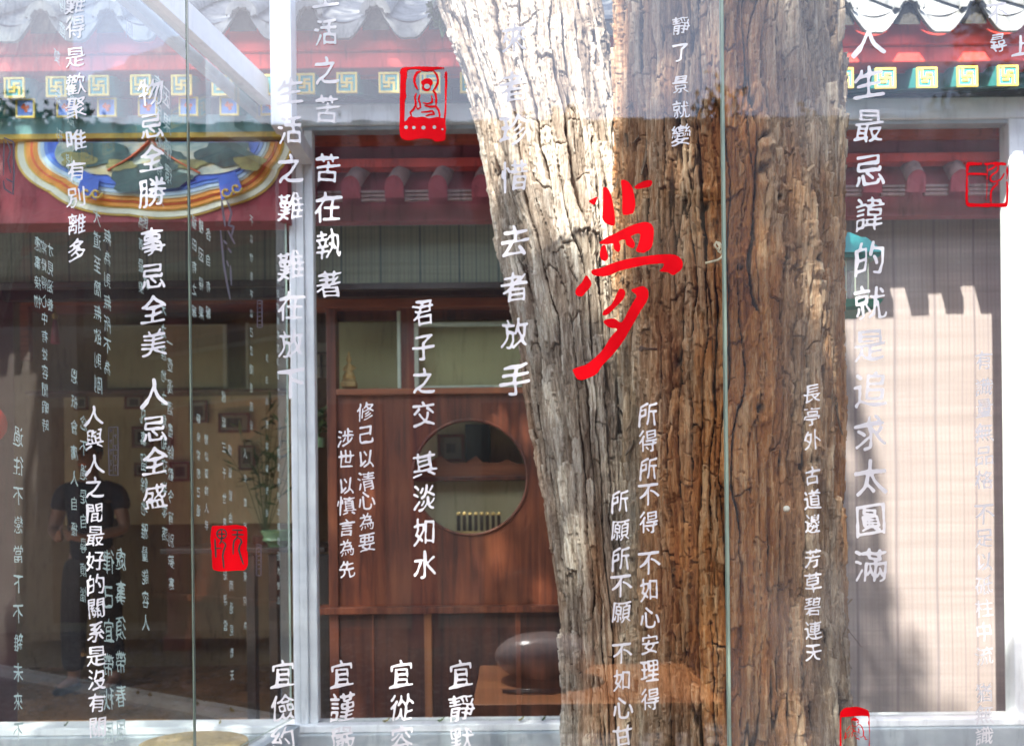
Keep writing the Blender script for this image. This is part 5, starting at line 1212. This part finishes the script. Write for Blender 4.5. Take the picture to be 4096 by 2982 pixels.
for a in (('過往不戀當下不雜未來不', 86, 1744, 2922, 84), ('才見涵養', 214, 1000, 1218, 62), ('常覺得心中有從容閒暇時', 188, 988, 1700, 60, 194), ('應事接物', 163, 975, 1204, 64),
          ('大道至簡無欲則剛', 399, 864, 1537, 76, 404), ('無為則無所不為', 441, 944, 1469, 70), ('恩祇會庸人自擾', 309, 1503, 2115, 66), ('念不過是自尋煩惱', 346, 1691, 2377, 72), ('因果循環', 676, 389, 697, 84, 684),
          ('有因必有果', 642, 330, 784, 76, 650), ('為善最樂', 575, 889, 1148, 60), ('居高', 594, 889, 1130, 60), ('天之涯地之角知交半零落', 664, 1231, 2134, 66, 670), ('一壺濁酒盡餘歡今宵別夢寒', 690, 1370, 2334, 66, 696),
          ('凡事留餘地雅量能容人', 584, 1664, 2488, 74, 594), ('律己宜帶秋風', 446, 2245, 2933, 108), ('處事須帶春風', 495, 2235, 2920, 108), ('福田有之報', 787, 889, 1245, 58), ('種因得果', 815, 905, 1250, 58), ('各自有報', 843, 935, 1250, 58),
          ('靜坐常思己過', 804, 1673, 2040, 48), ('閒談莫論人非', 836, 1756, 2099, 46), ('緣起三千世界終是浮雲', 904, 1586, 2500, 50, 912), ('煩惱皆由心生雨過見青天', 930, 1800, 2700, 50, 938), ('人生如寄多憂何為', 990, 1812, 2500, 42), ('不以物喜不以己悲隨遇而安', 1015, 880, 1700, 42),
          ('淡泊明志寧靜致遠', 1077, 1430, 2050, 38), ('知足常樂能忍自安', 1121, 1120, 1500, 38), ('清風明月本無價近水遠山', 1123, 1810, 2400, 40), ('得意', 262, 20, 118, 70), ('莫忘形', 240, 225, 540, 66, 250), ('聚散', 293, 360, 470, 72), ('唯緣', 290, 560, 650, 74), ('別離', 296, 700, 800, 66)):
    mcol(*a)
# lilac seal outlines and signature on the same side pane
def spt(x, y): return on_side(x, y)-nin*.0105
m = MB(); strokes(m, [([(447,1708),(484,1706),(485,1800),(484,1900),(450,1898),(447,1800),(447,1708)], 5), ([(447,1796),(485,1798)], 4), ([(465,1708),(466,1900)], 3)]
    +[([(450+15*(i % 2), 1722+20*i), (462+18*(i % 2), 1719+20*i)], 4) for i in range(9)]+[([(456+18*(i % 2), 1712+22*i), (457+18*(i % 2), 1730+22*i)], 4) for i in range(8)], spt)
tag(m.build('seal_stamp', M['lilac'], sp_root), 'tall lilac seal stamp outline read from behind')
m = MB(); strokes(m, [([(898,800),(903,850),(912,905)], 9), ([(918,800),(936,850),(925,900),(945,905),(935,950)], 9), ([(893,920),(905,1050),(918,1130),(932,1198)], 9), ([(922,920),(950,975)], 8), ([(905,960),(918,975)], 8), ([(922,990),(936,1010)], 8), ([(932,1060),(936,1140)], 8), ([(917,1040),(925,1065)], 7)], spt)
tag(m.build('signature', M['lilac'], sp_root), 'lilac scrawled signature read from behind')
m = MB(); strokes(m, [([(30,548),(68,566),(70,690),(66,776),(32,752),(28,720)], 7), ([(30,560),(28,700)], 6), ([(38,712),(66,728)], 6), ([(42,560),(56,600),(46,640),(58,690)], 6)], spt)
m.build('seal_stamp', M['lilac'], sp_root)
for c_, y0_, y1_ in ((1049, 1200, 1308), (1045, 2175, 2300)):
    m = MB(); strokes(m, [([(c_-9, y0_), (c_+9, y0_+2), (c_+9, y1_), (c_-9, y1_), (c_-9, y0_)], 4)]+[([(c_-5, y0_+14+i*17), (c_+5, y0_+12+i*17)], 4) for i in range(6)], spt); m.build('seal_stamp', M['lilac'], sp_root)
m = MB(); strokes(m, [([(519,70),(517,146)], 3), ([(519,70),(540,88),(542,150)], 3), ([(524,90),(532,100),(522,130),(538,140)], 3)], spt); m.build('seal_stamp', M['lilac'], sp_root)
# back pane
bk = empty('glass_pane', ((xp1+xq0)/2, BY, zs1), 'clear back glass pane between the white posts behind the stems', 'glass pane', 'glass panes of the case')
pane_box('pane', [(xp1-.002, BY+.008, zs1), (xq0+.002, BY+.008, zs1), (xq0+.002, BY+.008, zt0), (xp1-.002, BY+.008, zt0)], Vector((0, 1, 0)), .006, [M['back_glass'], M['pane_back'], M['seam']], bk)
# ------------------------------------------------------------------ behind the photographer: what the panes mirror
# elm table with a polished stone, close in front of the case
VY = 2*GY
def behind(px, py, Yv):          # a mirrored point seen in the front panes -> its place in the courtyard
    p = at(px, py, Yv); return Vector((p.x, VY-Yv, p.z))
tz_ = 1.3-.722
Y1, Y2 = 2.62, 3.25
tl0, tr0 = behind(1890, 2820, Y1), behind(2900, 2800, Y1)
el = empty('elm_table', ((tl0.x+tr0.x)/2, (VY-Y1+VY-Y2)/2, 0), 'orange elm low table mirrored across the stem foot at bottom centre', 'table')
m = MB(); m.box((tl0.x, VY-Y2, tz_-.045), (tr0.x, VY-Y1, tz_), 0, .006); m.build('table_top', M['table'], el)
m = MB(); m.box((tl0.x+.06, VY-Y2+.05, tz_-.12), (tr0.x-.06, VY-Y1-.05, tz_-.0455)); m.build('apron', M['wood_dark'], el)
for sx in (0, 1):
    for sy_ in (0, 1):
        x_ = tl0.x+.06 if sx == 0 else tr0.x-.11; y_ = VY-Y2+.05 if sy_ == 0 else VY-Y1-.10
        m = MB(); m.box((x_, y_, 0), (x_+.05, y_+.05, tz_-.045), 0, .004); m.build('leg', M['wood_dark'], el)
eg = behind(2180, 2640, 3.02)
m = MB(); prof = []
for i in range(25):
    t = -math.pi/2+math.pi*i/24; prof.append((max(.0001, .205*math.cos(t)**.92), .095*math.sin(t)))
m.lathe((eg.x, eg.y, tz_+.088), prof, 48, 0, 1, .8)
tag(m.build('polished_stone', M['stone_egg'], None, True), 'dark polished egg-shaped stone resting on the orange elm table', 'stone')
m = MB(); p = behind(2010, 2770, 2.78); m.tube([(p.x, p.y, tz_+.007), (p.x+.24, p.y+.01, tz_+.007)], .007, 8); m.tube([(p.x+.02, p.y+.02, tz_+.006), (p.x+.2, p.y+.03, tz_+.006)], .005, 8)
tag(m.build('incense_sticks', M['wood_black'], None, True), 'two thin dark sticks lying on the front of the orange elm table', 'sticks')
# facing gallery
OY = -4.6
gal = empty('facing_gallery', (0, OY, 0), 'tan walled gallery with red columns mirrored faintly in the panes', 'building')
m = MB(); m.box((-9, OY-.2, 0), (9, OY, 4.5)); m.build('wall', M['tan'], gal)
for i in range(-4, 5):
    m = MB(); m.lathe((i*2.2-.8, OY+.9, 0), [(.16, 0), (.16, .1), (.12, .14), (.12, 2.95)], 24); m.build('column', M['maroon'], gal, True, 40)
for i in range(-4, 4):
    x_ = i*2.2+.3; dr = MB(); dr.box((x_-.6, OY+.001, .1), (x_+.6, OY+.05, 2.3), 0, .006); d = dr.build('door', M['wood_dark'], gal)
    m = MB()
    for k in range(7): m.box((x_-.5+.16*k, OY+.052, 1.1), (x_-.48+.16*k, OY+.07, 2.2))
    for k in range(6): m.box((x_-.52, OY+.053, 1.1+.21*k), (x_+.50, OY+.068, 1.12+.21*k))
    m.build('lattice', M['wood'], d)
m = MB(); m.box((-9, OY+.75, 2.95), (9, OY+1.05, 3.35), 0, .01); m.build('beam', M['maroon_dark'], gal)
m = MB(); m.box((-9, OY-.25, 4.5), (9, OY+.02, 5.15)); m.box((-9, OY-.05, 4.35), (9, OY+.30, 4.5), 0, .01); m.build('upper_wall', M['maroon_dark'], gal)
m = MB()
for k in range(90):
    x_ = -9+.2*k; m.box((x_, OY-.22, 5.15), (x_+.196, OY+.02, 5.20+.012*math.sin(k*1.9)))
m.build('roof', M['teal_dark'], gal)
# tree tops showing over that gallery
for ti, (tx, tz, tr) in enumerate(((-5.6, 5.3, .9), (-2.3, 5.0, .8), (.6, 5.25, .75), (2.6, 5.05, 1.0), (5.6, 5.4, 1.1))):
    lab = ['dense round tree over the left end of the facing gallery', 'low tree showing over the gallery roof left of centre', 'small round tree over the middle of the facing gallery', 'wide tree over the facing gallery right of its middle', 'largest tree over the right end of the facing gallery'][ti]
    t_ = empty('courtyard_tree', (tx, OY-1.6, 0), lab, 'tree', 'trees behind the facing gallery')
    m = MB(); m.tube([(tx, OY-1.6, 0), (tx+.1, OY-1.6, 3), (tx, OY-1.6, tz)], [.16, .12, .05], 10); m.build('trunk', M['rust'], t_, True)
    g_ = np.random.default_rng(60+ti); n_ = 7000; cl = g_.normal(0, .36, (30, 3))*tr; P_ = cl[g_.integers(30, size=n_)]+g_.normal(0, .15, (n_, 3))*tr
    D_ = g_.normal(0, 1, (n_, 3)); D_ /= np.linalg.norm(D_, axis=1)[:, None]; W_ = np.cross(D_, g_.normal(0, 1, (n_, 3))); W_ /= np.linalg.norm(W_, axis=1)[:, None]
    P_ = P_+np.array([tx, OY-1.6, tz]); V_ = np.stack([P_-D_*.05, P_+W_*.03, P_+D_*.05, P_-W_*.03], 1).reshape(-1, 3)
    m = MB(); m.add([tuple(v) for v in V_], [(4*i, 4*i+1, 4*i+2, 4*i+3) for i in range(n_)]); m.build('crown', M['crown'], t_)
# right-hand gallery wall, sunlit
rg = empty('side_gallery', (4.9, 1.5, 0), 'sunlit cream side gallery to the right of the courtyard', 'building')
m = MB(); m.box((4.9, -3, 0), (5.1, 2.6, 3.4)); m.build('wall', M['tan'], rg)
m = MB(); m.box((4.3, -3, 3.1), (5.0, 2.6, 3.5), 0, .01); m.build('beam', M['red'], rg)
m = MB(); m.add([(3.9, -3.2, 3.4), (3.9, 2.65, 3.4), (6.2, 2.65, 4.6), (6.2, -3.2, 4.6)], [(0, 1, 2, 3)]); m.add([(3.9, -3.2, 3.33), (3.9, 2.65, 3.33), (6.2, 2.65, 4.53), (6.2, -3.2, 4.53)], [(3, 2, 1, 0)]); m.build('roof', M['tile'], rg)

# solid figure in place of a mirror image at the left, facing the viewer (built facing +y, then turned round)
PV = 5.12
pf = at(372, 2700, PV); ps = 0.0
pr = empty('person', (pf.x, pf.y, .02), 'person in dark shirt and trousers holding a phone, a solid stand-in for a reflection', 'person')
def skin(name, nodes, edges, mat, sub=2, parent=pr):
    me = bpy.data.meshes.new(name); o0 = root_loc(parent); names = list(nodes)
    me.from_pydata([Vector(nodes[k][:3])-o0 for k in names], [(names.index(a), names.index(b)) for a, b in edges], [])
    o = bpy.data.objects.new(name, me); COL.objects.link(o); o.parent = parent
    md = o.modifiers.new('skin', 'SKIN'); md.use_smooth_shade = True
    for i, k in enumerate(names):
        v = me.skin_vertices[0].data[i]; r_ = nodes[k][3:]; v.radius = (r_[0], r_[1] if len(r_) > 1 else r_[0])
    me.skin_vertices[0].data[0].use_root = True
    s_ = o.modifiers.new('sub', 'SUBSURF'); s_.levels = sub; s_.render_levels = sub
    me.materials.append(mat); return o
B = {'pelvis': (0, 0, .92, .135, .10), 'waist': (0, 0, 1.06, .125, .09), 'chest': (0, .01, 1.26, .155, .105), 'collar': (0, 0, 1.41, .10, .075), 'neck': (0, .01, 1.48, .052), 'head0': (0, .03, 1.56, .066, .078), 'head1': (0, .025, 1.65, .072, .09), 'head2': (0, .01, 1.72, .045, .055)}
E_ = [('pelvis', 'waist'), ('waist', 'chest'), ('chest', 'collar'), ('collar', 'neck'), ('neck', 'head0'), ('head0', 'head1'), ('head1', 'head2')]
for sd, sx in (('l', -1), ('r', 1)):
    B.update({'sh'+sd: (sx*.18, 0, 1.39, .055), 'el'+sd: (sx*.25, .02, 1.13, .042), 'wr'+sd: (sx*.085, .24, 1.08, .028), 'pa'+sd: (sx*.045, .29, 1.10, .034, .018),
              'hip'+sd: (sx*.095, 0, .86, .09), 'kn'+sd: (sx*.125, .015, .48, .062), 'an'+sd: (sx*.14, -.02, .09, .042), 'to'+sd: (sx*.16, .13, .045, .040, .03)})
    E_ += [('collar', 'sh'+sd), ('sh'+sd, 'el'+sd), ('el'+sd, 'wr'+sd), ('wr'+sd, 'pa'+sd), ('pelvis', 'hip'+sd), ('hip'+sd, 'kn'+sd), ('kn'+sd, 'an'+sd), ('an'+sd, 'to'+sd)]
    for f_ in range(4):
        B['f%d%s' % (f_, sd)] = (sx*(.030-.002*f_), .325-.004*f_, 1.13-.018*f_, .0085); B['g%d%s' % (f_, sd)] = (sx*(.004+.003*f_), .335-.006*f_, 1.135-.018*f_, .0075)
        E_ += [('pa'+sd, 'f%d%s' % (f_, sd)), ('f%d%s' % (f_, sd), 'g%d%s' % (f_, sd))]
    B['th'+sd] = (sx*.040, .285, 1.15, .009); B['tj'+sd] = (sx*.018, .288, 1.172, .008); E_ += [('pa'+sd, 'th'+sd), ('th'+sd, 'tj'+sd)]
off = Vector((pf.x, pf.y, 0))
mv = lambda D: {k: (v[0]+off.x, v[1]+off.y, v[2])+tuple(v[3:]) for k, v in D.items()}
skin('body', mv(B), E_, M['skin'])
T_ = {'p': (0, 0, .84, .158, .125), 'w': (0, 0, 1.04, .142, .105), 'c': (0, .01, 1.26, .172, .122), 'co': (0, 0, 1.41, .115, .088), 'nk': (0, .005, 1.45, .062)}
TE = [('p', 'w'), ('w', 'c'), ('c', 'co'), ('co', 'nk')]
for sd, sx in (('l', -1), ('r', 1)):
    T_.update({'s'+sd: (sx*.185, 0, 1.39, .072), 'm'+sd: (sx*.222, .008, 1.25, .064)}); TE += [('co', 's'+sd), ('s'+sd, 'm'+sd)]
skin('shirt', mv(T_), TE, M['cloth_navy'])
T_ = {'p': (0, 0, .90, .152, .118), 'q': (0, 0, .98, .146, .110)}; TE = [('p', 'q')]
for sd, sx in (('l', -1), ('r', 1)):
    T_.update({'h'+sd: (sx*.10, 0, .82, .108), 'k'+sd: (sx*.125, .01, .48, .086), 'a'+sd: (sx*.14, -.015, .14, .076)}); TE += [('p', 'h'+sd), ('h'+sd, 'k'+sd), ('k'+sd, 'a'+sd)]
skin('trousers', mv(T_), TE, M['cloth_black'])
for sx in (-1, 1):
    skin('shoe', mv({'a': (sx*.14, -.06, .045, .048, .045), 'b': (sx*.15, .05, .045, .052, .042), 'c': (sx*.162, .16, .035, .044, .03)}), [('a', 'b'), ('b', 'c')], M['cloth_black'])
hd = skin('hair', mv({'a': (0, -.035, 1.60, .070, .05), 'b': (0, -.010, 1.69, .082, .095), 'c': (0, .01, 1.745, .06, .075)}), [('a', 'b'), ('b', 'c')], M['hair'])
m = MB(); fx_, fy_ = pf.x, pf.y
m.tube([(fx_, fy_+.105, 1.66), (fx_, fy_+.125, 1.625), (fx_, fy_+.105, 1.61)], [.009, .014, .010], 8); m.build('nose', M['skin'], pr, True)
m = MB()
for sx in (-1, 1): m.lathe((fx_+sx*.032, fy_+.100, 1.655), [(.0001, -.008), (.012, 0), (.0001, .008)], 10)
m.build('eyes', M['hair'], pr, True)
m = MB(); m.tube([(fx_-.024, fy_+.098, 1.575), (fx_, fy_+.106, 1.573), (fx_+.024, fy_+.098, 1.575)], [.003, .006, .003], 8); m.build('mouth', M['orange_red'], pr, True)
for sx in (-1, 1):
    m = MB(); m.lathe((fx_+sx*.078, fy_+.015, 1.64), [(.0001, -.03), (.014, -.018), (.018, .005), (.012, .026), (.0001, .03)], 10, 0, .5, 1); m.build('ear', M['skin'], pr, True)
m = MB(); m.box((fx_-.04, fy_+.335, 1.06), (fx_+.04, fy_+.344, 1.20), 0, .004); tag(m.build('phone', M['wood_black']), 'dark phone held in both hands by the reflected person', 'phone')

# turn to face the courtyard
pr.rotation_euler.z = math.pi
tag(pr, None)
